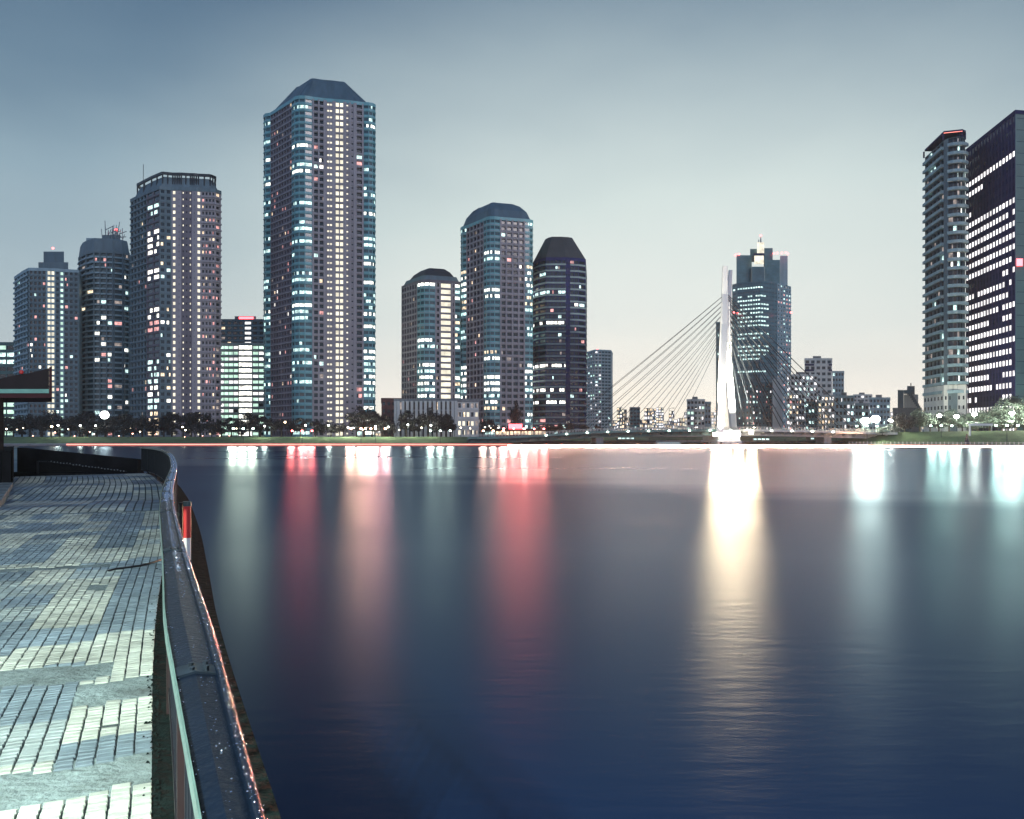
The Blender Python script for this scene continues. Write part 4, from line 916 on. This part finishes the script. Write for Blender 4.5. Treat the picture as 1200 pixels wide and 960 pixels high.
# pale goal-like gantry and dark conical figure beside it
gn = thing('gantry', (*P(1150,343), 2.2), 'pale goal-shaped frame standing on the right grass bank', 'frame'); sh = tuple(gn.location)
x0, x1, y = P(1136.5,338)[0], P(1163,338)[0], 338
mb = MB(); mb.box(x0-.3,x0+.3,y-.3,y+.3,2.4,Z(499,338)); mb.build('post', M['white_paint'], gn, shift=sh)
mb = MB(); mb.box(x0-.5,x1,y-.35,y+.35,Z(499,338)+.01,Z(496.5,338)); mb.build('beam', M['white_paint'], gn, shift=sh)
mb = MB(); mb.box(x1-.35,x1-.05,y+.05,y+.3,4,Z(499,338)); mb.build('post', M['steel_grey'], gn, shift=sh)
cs = thing('statue', (*P(1133,332), 1.6), 'dark cloaked statue at the foot of the pale goal-shaped frame', 'statue'); sh = (0,0,0)
mb = MB(); mb.loft([[(r_*math.cos(t)*1.1, r_*math.sin(t)*.7, z) for t in [6.283*j/12 for j in range(12)]] for r_, z in ((1.05,-.6),(.95,.2),(.7,1.2),(.55,2.1),(.5,2.7),(.24,3.0),(.2,3.15))]); mb.build('cloak', M['hull'], cs, smooth=True)
mb = MB(); mb.sphere((0,0,3.45), .34, k=12, h=8, sz=1.15); mb.build('head', M['hull'], cs, smooth=True)
# ------------------------------------------------------------------ promenade in front
FZ = 2.9
EDGE = [(1.37,-3),(.04,0),(-1.29,3),(-3.06,7),(-5.55,13),(-8.15,19),(-9.5,22),(-11.7,26.7),(-14,31.1),(-16.2,34.7)]   # river edge of the paving
def smooth_path(pts, n):
    out = []
    for i in range(len(pts)-1):
        p0, p1, p2, p3 = [Vector(pts[min(max(j,0),len(pts)-1)]) for j in (i-1,i,i+1,i+2)]
        for k in range(n):
            t = k/n; out.append(.5*((2*p1)+(-p0+p2)*t+(2*p0-5*p1+4*p2-p3)*t*t+(-p0+3*p1-3*p2+p3)*t**3))
    out.append(Vector(pts[-1])); return out
PATH = smooth_path(EDGE, 14)
SL = [0]
for a, b in zip(PATH, PATH[1:]): SL.append(SL[-1] + (b-a).length)
def at(s, u):
    """point at arc length s, u metres inland"""
    import bisect
    i = min(max(bisect.bisect(SL, s)-1, 0), len(PATH)-2); t = (s-SL[i])/(SL[i+1]-SL[i]); p = PATH[i].lerp(PATH[i+1], t)
    def nn(j):
        a, b = PATH[max(j-1,0)], PATH[min(j+1,len(PATH)-1)]; d = (b-a).normalized(); return Vector((-d.y, d.x))
    n = nn(i).lerp(nn(i+1), t).normalized(); q = p + n*u; return (q.x, q.y)
SMAX = SL[-1] - .05; W = 7.5
def s_of_y(y):
    for i in range(len(PATH)-1):
        if PATH[i+1].y >= y: return SL[i] + (y-PATH[i].y)/(PATH[i+1].y-PATH[i].y)*(SL[i+1]-SL[i])
    return SL[-1]
def ground_dip(s, u):      # the old paving has settled in long waves
    k = min(max((s-14)/8, 0), 1); return k*(.035*math.sin(s*.85+u*.12) + .05*math.sin(s*.36+1.0) ) + .002*math.sin(s*2.1+u*1.3)

def paving():
    # bed
    mb = MB(); ns = 80; nu = 8
    for i in range(ns):
        for j in range(nu):
            q = [(SMAX*a/ns, W*b/nu) for a, b in ((i,j),(i+1,j),(i+1,j+1),(i,j+1))]
            mb.quad(*[(*at(s,u), FZ-.014+ground_dip(s,u)) for s, u in q][::-1])
    tag(mb.build('pavement_bed', M['mortar']), 'dark mortar bed between the paving stones', kind='structure')
    # stones
    m = bpy.data.materials.new('paving_stone'); m.use_nodes = True; nt = m.node_tree; N = nt.nodes; L = nt.links; b = N['Principled BSDF']
    at_ = N.new('ShaderNodeAttribute'); at_.attribute_name = 'tone'; tc = N.new('ShaderNodeTexCoord')
    n1 = N.new('ShaderNodeTexNoise'); n1.inputs['Scale'].default_value = 9; n1.inputs['Detail'].default_value = 9; n1.inputs['Roughness'].default_value = .7; L.new(tc.outputs['Object'], n1.inputs['Vector'])
    n3 = N.new('ShaderNodeTexNoise'); n3.inputs['Scale'].default_value = 1.1; n3.inputs['Detail'].default_value = 5; L.new(tc.outputs['Object'], n3.inputs['Vector'])
    r1 = N.new('ShaderNodeMapRange'); r1.inputs[1].default_value = .3; r1.inputs[2].default_value = .7; r1.inputs[3].default_value = .72; r1.inputs[4].default_value = 1.15; L.new(n1.outputs['Fac'], r1.inputs[0])
    r3 = N.new('ShaderNodeMapRange'); r3.inputs[1].default_value = .35; r3.inputs[2].default_value = .65; r3.inputs[3].default_value = .62; r3.inputs[4].default_value = 1.1; L.new(n3.outputs['Fac'], r3.inputs[0])
    mu = N.new('ShaderNodeMath'); mu.operation = 'MULTIPLY'; L.new(r1.outputs[0], mu.inputs[0]); L.new(r3.outputs[0], mu.inputs[1])
    vm = N.new('ShaderNodeVectorMath'); vm.operation = 'SCALE'; L.new(at_.outputs['Color'], vm.inputs[0]); L.new(mu.outputs[0], vm.inputs['Scale']); L.new(vm.outputs[0], b.inputs['Base Color'])
    b.inputs['Roughness'].default_value = .75; b.inputs['Specular IOR Level'].default_value = .35
    bp = N.new('ShaderNodeBump'); bp.inputs['Strength'].default_value = .5; bp.inputs['Distance'].default_value = .01; L.new(n1.outputs['Fac'], bp.inputs['Height']); L.new(bp.outputs[0], b.inputs['Normal'])
    r = random.Random(2); mb = MB(); tone = []
    holes = [(s_of_y(3.70), s_of_y(4.06), -.1, 9), (s_of_y(5.42), s_of_y(5.80), .30, 9), (s_of_y(4.92), s_of_y(5.36), .05, .48), (s_of_y(10.05), s_of_y(10.3), .7, 9), (s_of_y(8.5), s_of_y(8.9), .55, .8)]
    z2 = s_of_y(17.0)
    def stone(s0, s1, u0, u1, col):
        g = .003; h = r.uniform(-.0025,.0025); c = ground_dip((s0+s1)/2,(u0+u1)/2); tx, tu = r.uniform(-.002,.002), r.uniform(-.002,.002)
        P4 = [(s0,u0),(s1,u0),(s1,u1),(s0,u1)]; I4 = [(s0+g,u0+g),(s1-g,u0+g),(s1-g,u1-g),(s0+g,u1-g)]
        n = len(mb.v)
        for k, (s, u) in enumerate(P4): mb.v.append((*at(s,u), FZ-.013+c))
        for k, (s, u) in enumerate(P4): mb.v.append((*at(s,u), FZ-.004+c+h))
        for k, (s, u) in enumerate(I4): mb.v.append((*at(s,u), FZ+c+h+(tx if k in (1,2) else -tx)+(tu if k > 1 else -tu)))
        for q in ((0,1),(1,2),(2,3),(3,0)):
            mb.f.append((n+q[1], n+q[0], n+4+q[0], n+4+q[1])); mb.f.append((n+4+q[1], n+4+q[0], n+8+q[0], n+8+q[1])); mb.m += [0,0]
        mb.f.append((n+11,n+10,n+9,n+8)); mb.m.append(0); tone.extend([col]*9)
    blocks = {}
    def colour(s, u, big):
        key = (int(s/ (1.1 if big else .62) + .37*int(u/(.9 if big else .5))), int(u/(.9 if big else .5)), big)
        if key not in blocks:
            q = random.Random(key[0]*7349+key[1]*131+int(big)); blocks[key] = q.random()
        v = blocks[key]; k = r.uniform(.86,1.1)
        if v < (.36 if s > 5 else .15): base = (.17,.225,.27)
        elif v < .55: base = (.27,.32,.33)
        else: base = (.40,.43,.39)
        return tuple(c*k for c in base)
    # near field: narrow lanes of small setts
    u = .06; lane = 0
    while u < W-.15:
        w = .088; s = .9
        wob = r.uniform(0,.05)
        s += wob
        while s < z2-.1:
            l = .052 if s < 12 else .10
            gap = .012
            mid = (s+l/2, u+w/2); x, y = at(*mid)
            inside = not any(a-.0 < mid[0] < b2 and c-.0 < mid[1] < d for a, b2, c, d in [(h[0]+.03*math.sin(u*9), h[1]+.04*math.sin(u*7+2), h[2], h[3]) for h in holes])
            vis = mid[1] < 1.2 + .55*max(y,0)
            if inside and vis and r.random() > .004:
                jog = .002*r.uniform(-1,1)
                stone(s+gap/2, s+l-gap/2, u+.005+jog, u+w-.005+jog, colour(mid[0], mid[1], False))
            s += l
        u += w; lane += 1
    # far field: broader lanes
    u = .06
    while u < W-.2:
        w = .17; s = z2 + .12
        while s < SMAX-.3:
            l = .17; mid = (s+l/2, u+w/2)
            stone(s+.004, s+l-.004, u+.016, u+w-.016, colour(mid[0], mid[1], True)); s += l
        u += w
    o = mb.build('pavement', m); me = o.data
    ca = me.attributes.new('tone', 'FLOAT_COLOR', 'FACE'); buf = []
    for c in tone: buf += [c[0], c[1], c[2], 1]
    ca.data.foreach_set('color', buf)
    tag(o, 'promenade paving of small pale and blue-grey setts', kind='structure')
    # cement patches where setts are gone, and the coping
    mb = MB()
    def sheet(s0, s1, u0, u1, z):
        ns = max(2, int((s1-s0)/.05)); nu = max(2, int((u1-u0)/.12))
        for i in range(ns):
            for j in range(nu):
                q = [(s0+(s1-s0)*a/ns, u0+(u1-u0)*b2/nu) for a, b2 in ((i,j),(i+1,j),(i+1,j+1),(i,j+1))]
                mb.quad(*[(*at(s,u), z+ground_dip(s,u)+.003*math.sin(u*8+s*11)) for s, u in q][::-1])
    for h in holes: sheet(h[0]-.06, h[1]+.06, max(h[2]-.03,.066), min(h[3]+.03, W), FZ-.0095)
    sheet(z2-.12, z2+.12, .066, W, FZ-.003)
    tag(mb.build('pavement_patches', M['patch']), 'grey cement bands patching the setts', kind='structure')
    mb = MB()
    for i in range(60):
        s0, s1 = .2+i*(SMAX-.2)/60, .2+(i+1)*(SMAX-.2)/60
        mb.quad((*at(s0,-.44),FZ-.03),(*at(s1,-.44),FZ-.03),(*at(s1,-.02),FZ-.012),(*at(s0,-.02),FZ-.012)); mb.quad((*at(s0,-.02),FZ-.012),(*at(s1,-.02),FZ-.012),(*at(s1,.066),FZ-.012),(*at(s0,.066),FZ-.012))
    tag(mb.build('coping', M['stone_wet']), 'dark wet stone edge under the railing', kind='structure')
    # quay wall down to the water
    qw = thing('quay_wall', (*at(5,0), 0), 'dark wet stone quay wall dropping from the promenade to the river', 'wall'); sh = tuple(qw.location); mb = MB()
    for i in range(60):
        s0, s1 = i*SMAX/60, (i+1)*SMAX/60
        for (ua, za), (ub, zb) in (((-.44,FZ-.03),(-.46,FZ-.35)),((-.46,FZ-.35),(-.5,FZ-.36)),((-.5,FZ-.36),(-.62,-1))):
            mb.quad((*at(s0,ub),zb),(*at(s1,ub),zb),(*at(s1,ua),za),(*at(s0,ua),za))
    mb.build('wall_face', M['stone_wet'], qw, shift=sh)
    # far end of the quay, the return wall
    mb = MB(); a = at(SMAX,0); b2 = (a[0]-14, a[1]+1.2); mb.obox(a, b2, .3, -1, FZ); mb.build('return_wall', M['black_wall'], qw, shift=sh)
paving()
# cable lying across the paving, leaves and debris along the edge
def on_floor(px, py):
    D = F*(CZ-FZ)/(py-HY); return P(px, D)
mb = MB(); mb.tube([(*on_floor(*p), FZ+.012) for p in ((127,670),(135,668),(150,666),(165,664),(180,660),(192,656))], .012, k=6); tag(mb.build('cable', M['rail_dark'], smooth=True), 'thin dark cable trailing across the paving to the railing', 'cable')
mb = MB(); r = random.Random(8)
for i in range(420):
    s = 6.4 + abs(r.gauss(0,1))*4.5; u = .03+abs(r.gauss(0,.035)); x, y = at(s, u); k = r.uniform(.002,.008)*(1.6 if r.random() < .1 else 1)
    mb.loft([[(x-k,y-k,FZ-.004),(x+k,y-k*.6,FZ-.004),(x+k*.8,y+k,FZ-.004),(x-k*.7,y+k*.9,FZ-.004)],[(x-k*.4,y-k*.4,FZ+k*.7),(x+k*.4,y-k*.3,FZ+k*.8),(x+k*.3,y+k*.4,FZ+k*.6),(x-k*.3,y+k*.3,FZ+k*.7)]])
tag(mb.build('debris', M['stone_wet']), 'dark moss and grit gathered along the foot of the railing', kind='stuff')

# ------------------------------------------------------------------ railing
H = 1.1
def railing():
    def warp(s, u):
        k = min(max((s-4.4)/1.3,0),1); k2 = min(max((s-5.5)/1.5,0),1); a = -.016+.036*k; b = -.085+.02*k2; t = (u+.118)/(.153); return b+(a-b)*t if z_top else u
    z_top = True
    root = thing('railing', (*at(4,0), FZ), 'dark wet metal railing running along the river edge of the promenade', 'railing'); sh = tuple(root.location)
    N_ = 120; ss = [.3+(SMAX-.3)*(i/N_)**1.25 for i in range(N_+1)]
    def sweep(name, prof, m, smooth=False, s0=0):
        mb = MB(); rings = [[(*at(s,warp(s,u)), FZ+z) for u, z in prof] for s in ss if s >= s0]; mb.loft(rings); return mb.build(name, M[m], root, smooth, shift=sh)
    sweep('top_plate', [(.035,H-.03),(-.10,H-.03),(-.10,H-.012),(-.03,H-.004),(.035,H-.012)], 'rail_paint')
    sweep('inner_lip', [(.036,H-.034),(.044,H-.034),(.044,H-.002),(.036,H-.002)], 'rail_edge')
    k = 10; sweep('outer_tube', [(-.118+.019*math.cos(2*math.pi*j/k), H-.014+.019*math.sin(2*math.pi*j/k)) for j in range(k)], 'rail_paint', True)
    z_top = False; sweep('bottom_rail', [(-.02,.10),(-.06,.10),(-.06,.14),(-.02,.14)], 'rail_dark'); z_top = True
    # balusters (the nearest 100 each a part, the rest together)
    s = .55; bl_ = []
    while s < SMAX: bl_.append(s); s += .20
    rest = MB()
    for i, s in enumerate(bl_):
        post = i % 13 == 0; hw, hd = (.03,.035) if post else (.011,.02); x, y = at(s, -.045); x2, y2 = at(s+.1, -.045); d = Vector((x2-x,y2-y)).normalized(); n = Vector((-d.y,d.x))
        pts = [Vector((x,y))+d*a+n*b for a, b in ((-hw,-hd),(hw,-hd),(hw,hd),(-hw,hd))]
        z0, z1 = (FZ-.01, FZ+H-.031) if post else (FZ+.141, FZ+H-.031)
        if len([1 for q in bl_[:i]]) < 100:
            mb = MB(); mb.prism([tuple(p-Vector((x,y))) for p in pts], z0-FZ, z1-FZ); o = mb.build('post' if post else 'baluster', M['rail_rust' if i % 13 < 2 else 'rail_bar'], root); o.location = (x-sh[0], y-sh[1], 0)
        else: rest.prism([tuple(p) for p in pts], z0, z1)
    o = rest.build('balusters', M['rail_bar'], root, shift=sh); o['kind'] = 'stuff'
    # sleeve joints where the rail lengths meet, with a pair of bolts
    for s in [5.15+2.0*i for i in range(14)]:
        mb = MB(); rings = []
        for ds in (-.035,.035): rings.append([(*at(s+ds,warp(s+ds,u)), FZ+z) for u, z in [(.040,H-.036),(-.101,H-.036),(-.101,H-.008),(-.03,H+.001),(.040,H-.007)]])
        mb.loft(rings)
        for ds, u in ((-.018,-.02),(.018,-.02),(-.018,-.07),(.018,-.07)): x, y = at(s+ds,warp(s+ds,u)); mb.loft([[(x+.006*math.cos(t),y+.006*math.sin(t),FZ+H+z) for t in [6.283*j/6 for j in range(6)]] for z in (-.01,.006)])
        mb.build('joint_sleeve', M['rail_joint'], root, shift=sh)
    # rain drops standing on the rail
    mb = MB(); r = random.Random(4); n = 0
    while n < 9000:
        s = 4.2 + 24*r.random()**1.25; line = r.random()
        if line < .42: u = -.118 + r.gauss(0,.007); z = H+.003
        elif line < .85: 
            if s < 6 and r.random() < .85: continue
            u = -.045 + r.gauss(0,.014) ; z = H-.006
        else: u = r.uniform(-.095,.03); z = H-.010
        k = r.uniform(.0008,.0026) * (.8 if s < 6.5 else (1.4 if s < 10 else 3.2)); x, y = at(s,warp(s,u))
        rings = []
        for a in (0,.35,.7): rings.append([(x+k*math.cos(a*1.5)*math.cos(2*math.pi*j/7), y+k*math.cos(a*1.5)*math.sin(2*math.pi*j/7), FZ+z+k*.75*math.sin(a*1.5)) for j in range(7)])
        mb.loft(rings); n += 1
    o = mb.build('rain_drops', M['drop'], root, smooth=True, shift=sh); o['kind'] = 'stuff'
railing()
# return railing: dark low wall closing the far end of the promenade
a = at(SMAX, -.02)
dw = thing('low_wall', (a[0]-3, a[1], FZ), 'black sloping wall closing the far end of the promenade', 'wall'); sh = tuple(dw.location)
mb = MB(); e = P(24, 36.5); mb.obox((a[0]-.1,a[1]+.2), e, .18, FZ-.5, Z(538,35.6), 0, (FZ-.5, Z(524.5,36.5))); mb.build('wall_face', M['black_wall'], dw, shift=sh)
mb = MB(); r = random.Random(3)
for k in range(24):
    px = 60+k*3.7; D = 33.9; x, y = P(px, D); z = Z(541+ (px-60)*.13 + r.uniform(-.6,.6), D); mb.sphere((x,y,z), .028, k=6, h=4)
pts = [(*P(56+k*4.2,33.92), Z(541+(k*4.2)*.125, 33.92)) for k in range(23)]; m2 = MB(); m2.tube(pts, .02, k=5); m2.tube([(*P(44,33.9),FZ),(*P(44,33.9),Z(541,33.9))], .05); m2.tube([(*P(44,33.9),Z(541,33.9)),(*P(56,33.9),Z(541,33.9))], .03)
rp = thing('rope_barrier', (*P(44,33.9), FZ), 'sagging rope barrier with faint beads in front of the black wall', 'barrier'); sh = tuple(rp.location)
m2.build('rope', M['rail_dark'], rp, shift=sh); mb.build('beads', M['steel_grey'], rp, shift=sh)
# tall dark side wall and raised pale slab at the far left
lw = thing('side_wall', (*P(0,30), FZ), 'tall black wall on the inland side of the promenade', 'wall'); sh = tuple(lw.location)
mb = MB(); mb.obox(P(15,25.2), P(16,36.2), .01, FZ-.3, Z(522.5,36)); 
mb.prism([P(-160,25), P(13,25), P(16,36.8), P(-160,36.8)], FZ-.3, Z(523.5,36)); mb.build('wall_face', M['black_wall'], lw, shift=sh)
sl = thing('side_ramp', (*P(-5,19), FZ), 'raised pale slab strip on the inland edge of the paving', 'kerb'); sh = tuple(sl.location)
mb = MB(); mb.prism([P(-90,16.2), P(-1,17.4), P(15.5,25.0), P(-90,25.0)], FZ-.2, FZ+.14); mb.build('slab', M['patch'], sl, shift=sh)
mb = MB()
for k in range(6): q = 17.8+k*1.2; mb.obox(P(-60,q), P(0+k*2.3,q+.1), .02, FZ+.141, FZ+.15)
mb.build('joint', M['mortar'], sl, shift=sh)

# red and white tube clipped outside the railing
s8 = s_of_y(8.0); x, y = at(s8, -.20)
tb = thing('marker_tube', (x, y, Z(660,8)), 'red and white striped tube clipped upright outside the railing', 'marker'); h = Z(592,8)-Z(660,8)
def ring(r_, z0, z1): return [[(r_*math.cos(t), r_*math.sin(t), z) for t in [6.283*j/14 for j in range(14)]] for z in (z0, z1)]
emitless = M['white_paint']
mb = MB(); mb.loft(ring(.036,.02,h*.42)); mb.build('white_sleeve', M['white_paint'], tb, smooth=False)
mb = MB(); mb.loft(ring(.038,h*.42+.001,h*.97)); mb.build('red_sleeve', M['red_paint'], tb)
mb = MB(); mb.loft(ring(.042,h*.97+.001,h+.03)); mb.build('cap', M['rail_edge'], tb)
mb = MB(); mb.box(-.075,-.043,-.03,.05,-.12,h+.02); mb.box(-.13,-.075,.0,.03,h*.2,h*.2+.03); mb.box(-.13,-.075,.0,.03,h*.8,h*.8+.03); mb.build('bracket', M['rail_dark'], tb)

# shelter roof at the left
D = 25
sr = thing('shelter', (*P(-20,D), FZ), 'shelter with an upswept dark red roof and a pale green fascia', 'shelter'); sh = tuple(sr.location)
def face(pts, d0, d1, x_in=0): return [[(*P(px,d),Z(py,D)) for px, py in pts] for d in (d0, d1)]
mb = MB(); mb.loft(face([(-120,461.2),(57.5,461.2),(57.5,431.5),(36,437),(18,439.5),(0,444),(-120,470-12)], D, D+3)); mb.build('roof', M['canopy_skin'], sr, shift=sh)
mb = MB(); mb.loft(face([(-120,461),(57.2,461),(57.2,456.2),(-120,456.2)], D-.08, D-.005)); mb.build('fascia', M['fascia'], sr, shift=sh)
mb = MB(); mb.loft(face([(-120,466.5),(61,466.5),(61,461.4),(-120,461.4)], D-.1, D+3.1)); mb.loft(face([(57.6,461.3),(61,461.3),(61,429.5),(57.6,430.8)], D-.1, D+3.1)); mb.build('rim', M['canopy_red'], sr, shift=sh)
mb = MB(); px_ = P(-1,D)[0]; mb.box(px_-.08,px_+.08,D-.1,D+.1,FZ,Z(466,D)-.001); mb.build('post', M['black_wall'], sr, shift=sh)
mb = MB(); px_ = P(-100,D)[0]; mb.box(px_-.08,px_+.08,D-.1,D+.1,FZ,Z(466,D)-.001); mb.build('post', M['black_wall'], sr, shift=sh)
mb = MB(); mb.sphere((*P(25,D-.1), Z(436.5,D)), .07, k=8, h=5); mb.build('marker_light', M['red_paint'], sr, shift=sh)

# assumed promenade lamp, unseen behind the viewer: added to light the near paving
lp = thing('assumed_promenade_lamp', (-3.0,-1.6,FZ), 'assumed tall promenade lamp post standing on the paving behind the viewer', 'street lamp')
mb = MB(); mb.tube([(0,0,0),(0,0,.5),(0,0,4.3)], [.09,.06,.045], k=10); mb.build('pole', M['steel_dark'], lp)
mb = MB(); mb.sphere((0,0,4.55), .2, k=14, h=9); mb.build('lamp_globe', M['lamp_white'], lp, smooth=True)
l = bpy.data.lights.new('lamp_light','POINT'); l.energy = PROM; l.color = (.86,1,.86); l.shadow_soft_size = .25
b = bpy.data.objects.new('lamp_light', l); COL.objects.link(b); b.parent = lp; b.location = (0,0,4.55)

# ------------------------------------------------------------------ sky, sun, camera
def world():
    w = bpy.data.worlds.new('World'); SC.world = w; w.use_nodes = True; nt = w.node_tree; N = nt.nodes; L = nt.links; N.clear()
    out = N.new('ShaderNodeOutputWorld'); bg = N.new('ShaderNodeBackground'); L.new(bg.outputs[0], out.inputs[0])
    sky = N.new('ShaderNodeTexSky'); sky.sky_type = 'NISHITA'; sky.sun_disc = False; sky.sun_elevation = math.radians(2); sky.sun_rotation = math.radians(200); sky.dust_density = 3
    tc = N.new('ShaderNodeTexCoord'); sx = N.new('ShaderNodeSeparateXYZ'); L.new(tc.outputs['Generated'], sx.inputs[0])
    def ramp(stops):
        r = N.new('ShaderNodeValToRGB'); e = r.color_ramp.elements
        while len(e) > 1: e.remove(e[-1])
        e[0].position = stops[0][0]; e[0].color = (*stops[0][1], 1)
        for p, c in stops[1:]: k = e.new(p); k.color = (*c, 1)
        return r
    # cloud deck noise, softly stretched
    mp = N.new('ShaderNodeMapping'); mp.inputs['Scale'].default_value = (1.2,1.2,3.2); L.new(tc.outputs['Generated'], mp.inputs[0])
    nz = N.new('ShaderNodeTexNoise'); nz.inputs['Scale'].default_value = 1.6; nz.inputs['Detail'].default_value = 4; nz.inputs['Roughness'].default_value = .45; L.new(mp.outputs[0], nz.inputs['Vector'])
    ad = N.new('ShaderNodeMath'); ad.operation = 'MULTIPLY_ADD'; L.new(nz.outputs['Fac'], ad.inputs[0]); ad.inputs[1].default_value = .22; 
    sb = N.new('ShaderNodeMath'); sb.operation = 'SUBTRACT'; L.new(sx.outputs['Z'], sb.inputs[0]); sb.inputs[1].default_value = .11; L.new(sb.outputs[0], ad.inputs[2])
    # city glow toward the bridge, darker to the left and right of it (z = sine of the elevation)
    center = ramp(SKY_C); side = ramp(SKY_S); L.new(ad.outputs[0], center.inputs[0]); L.new(ad.outputs[0], side.inputs[0])
    gd = N.new('ShaderNodeVectorMath'); gd.operation = 'DOT_PRODUCT'; L.new(tc.outputs['Generated'], gd.inputs[0]); d = Vector((.17,1,.0)).normalized(); gd.inputs[1].default_value = d
    mr = N.new('ShaderNodeMapRange'); mr.interpolation_type = 'SMOOTHSTEP'; mr.inputs[1].default_value = .74; mr.inputs[2].default_value = .985; L.new(gd.outputs['Value'], mr.inputs[0])
    mx = N.new('ShaderNodeMix'); mx.data_type = 'RGBA'; L.new(mr.outputs[0], mx.inputs[0]); L.new(side.outputs[0], mx.inputs[6]); L.new(center.outputs[0], mx.inputs[7])
    # the blue dusk side of the sky, opposite the city glow
    back = ramp([(0,(.36,.50,.68)),(.15,(.28,.42,.62)),(.4,(.10,.20,.42)),(1,(.02,.05,.15))]); L.new(ad.outputs[0], back.inputs[0])
    m2 = N.new('ShaderNodeMapRange'); m2.interpolation_type = 'SMOOTHSTEP'; m2.inputs[1].default_value = -.1; m2.inputs[2].default_value = .6; L.new(gd.outputs['Value'], m2.inputs[0])
    my = N.new('ShaderNodeMix'); my.data_type = 'RGBA'; L.new(m2.outputs[0], my.inputs[0]); L.new(back.outputs[0], my.inputs[6]); L.new(mx.outputs[2], my.inputs[7]); mx = my
    sk = N.new('ShaderNodeVectorMath'); sk.operation = 'SCALE'; L.new(sky.outputs[0], sk.inputs[0]); sk.inputs['Scale'].default_value = .02
    sm = N.new('ShaderNodeVectorMath'); sm.operation = 'ADD'; L.new(mx.outputs[2], sm.inputs[0]); L.new(sk.outputs[0], sm.inputs[1])
    L.new(sm.outputs[0], bg.inputs[0]); bg.inputs[1].default_value = 1
SKY_C = [(0,(1.0,.90,.74)),(.05,(.85,.81,.73)),(.15,(.66,.685,.65)),(.28,(.53,.60,.58)),(.38,(.385,.46,.475)),(.48,(.235,.31,.36)),(.7,(.06,.11,.22)),(1,(.02,.05,.15))]
SKY_S = [(0,(.60,.62,.58)),(.05,(.48,.53,.54)),(.15,(.33,.41,.45)),(.28,(.22,.31,.37)),(.38,(.11,.18,.25)),(.48,(.06,.115,.185)),(.7,(.04,.075,.16)),(1,(.02,.05,.14))]
world()
sun = bpy.data.lights.new('sun','SUN'); sun.energy = .4; sun.angle = math.radians(14); sun.color = (1,.9,.93)
so = bpy.data.objects.new('sun', sun); COL.objects.link(so); so.rotation_euler = Vector((-.55,.75,-.32)).to_track_quat('-Z','Y').to_euler()

if HAZE:
    mh = bpy.data.materials.new('haze_air'); mh.use_nodes = True; nt = mh.node_tree; nt.nodes.clear(); o_ = nt.nodes.new('ShaderNodeOutputMaterial'); v = nt.nodes.new('ShaderNodeVolumePrincipled')
    v.inputs['Color'].default_value = (.86,.95,.95,1); v.inputs['Density'].default_value = HAZE; v.inputs['Anisotropy'].default_value = 0; nt.links.new(v.outputs[0], o_.inputs['Volume'])
    mb = MB(); mb.box(-1950,1950,-330,2450,-3.2,222); o = mb.build('haze', mh); tag(o, 'thin evening haze over the river and city', kind='stuff')

cam = bpy.data.cameras.new('camera'); co = bpy.data.objects.new('camera', cam); COL.objects.link(co)
co.location = (0,0,CZ); co.rotation_euler = (math.radians(90),0,0); cam.sensor_width = 36; cam.lens = 36*F/1200; cam.shift_y = (HY-480)/1200; cam.clip_start = .05; cam.clip_end = 20000
SC.camera = co
vs = SC.view_settings; vs.view_transform = 'Standard'; vs.look = 'None'; vs.gamma = 1; vs.use_curve_mapping = False; vs.exposure = EXPO
cy = SC.cycles; cy.use_denoising = True; cy.max_bounces = 5; cy.diffuse_bounces = 2; cy.glossy_bounces = 3; cy.volume_bounces = 0; cy.sample_clamp_indirect = 4; cy.sample_clamp_direct = 0
cy.use_adaptive_sampling = True; cy.volume_step_rate = 5
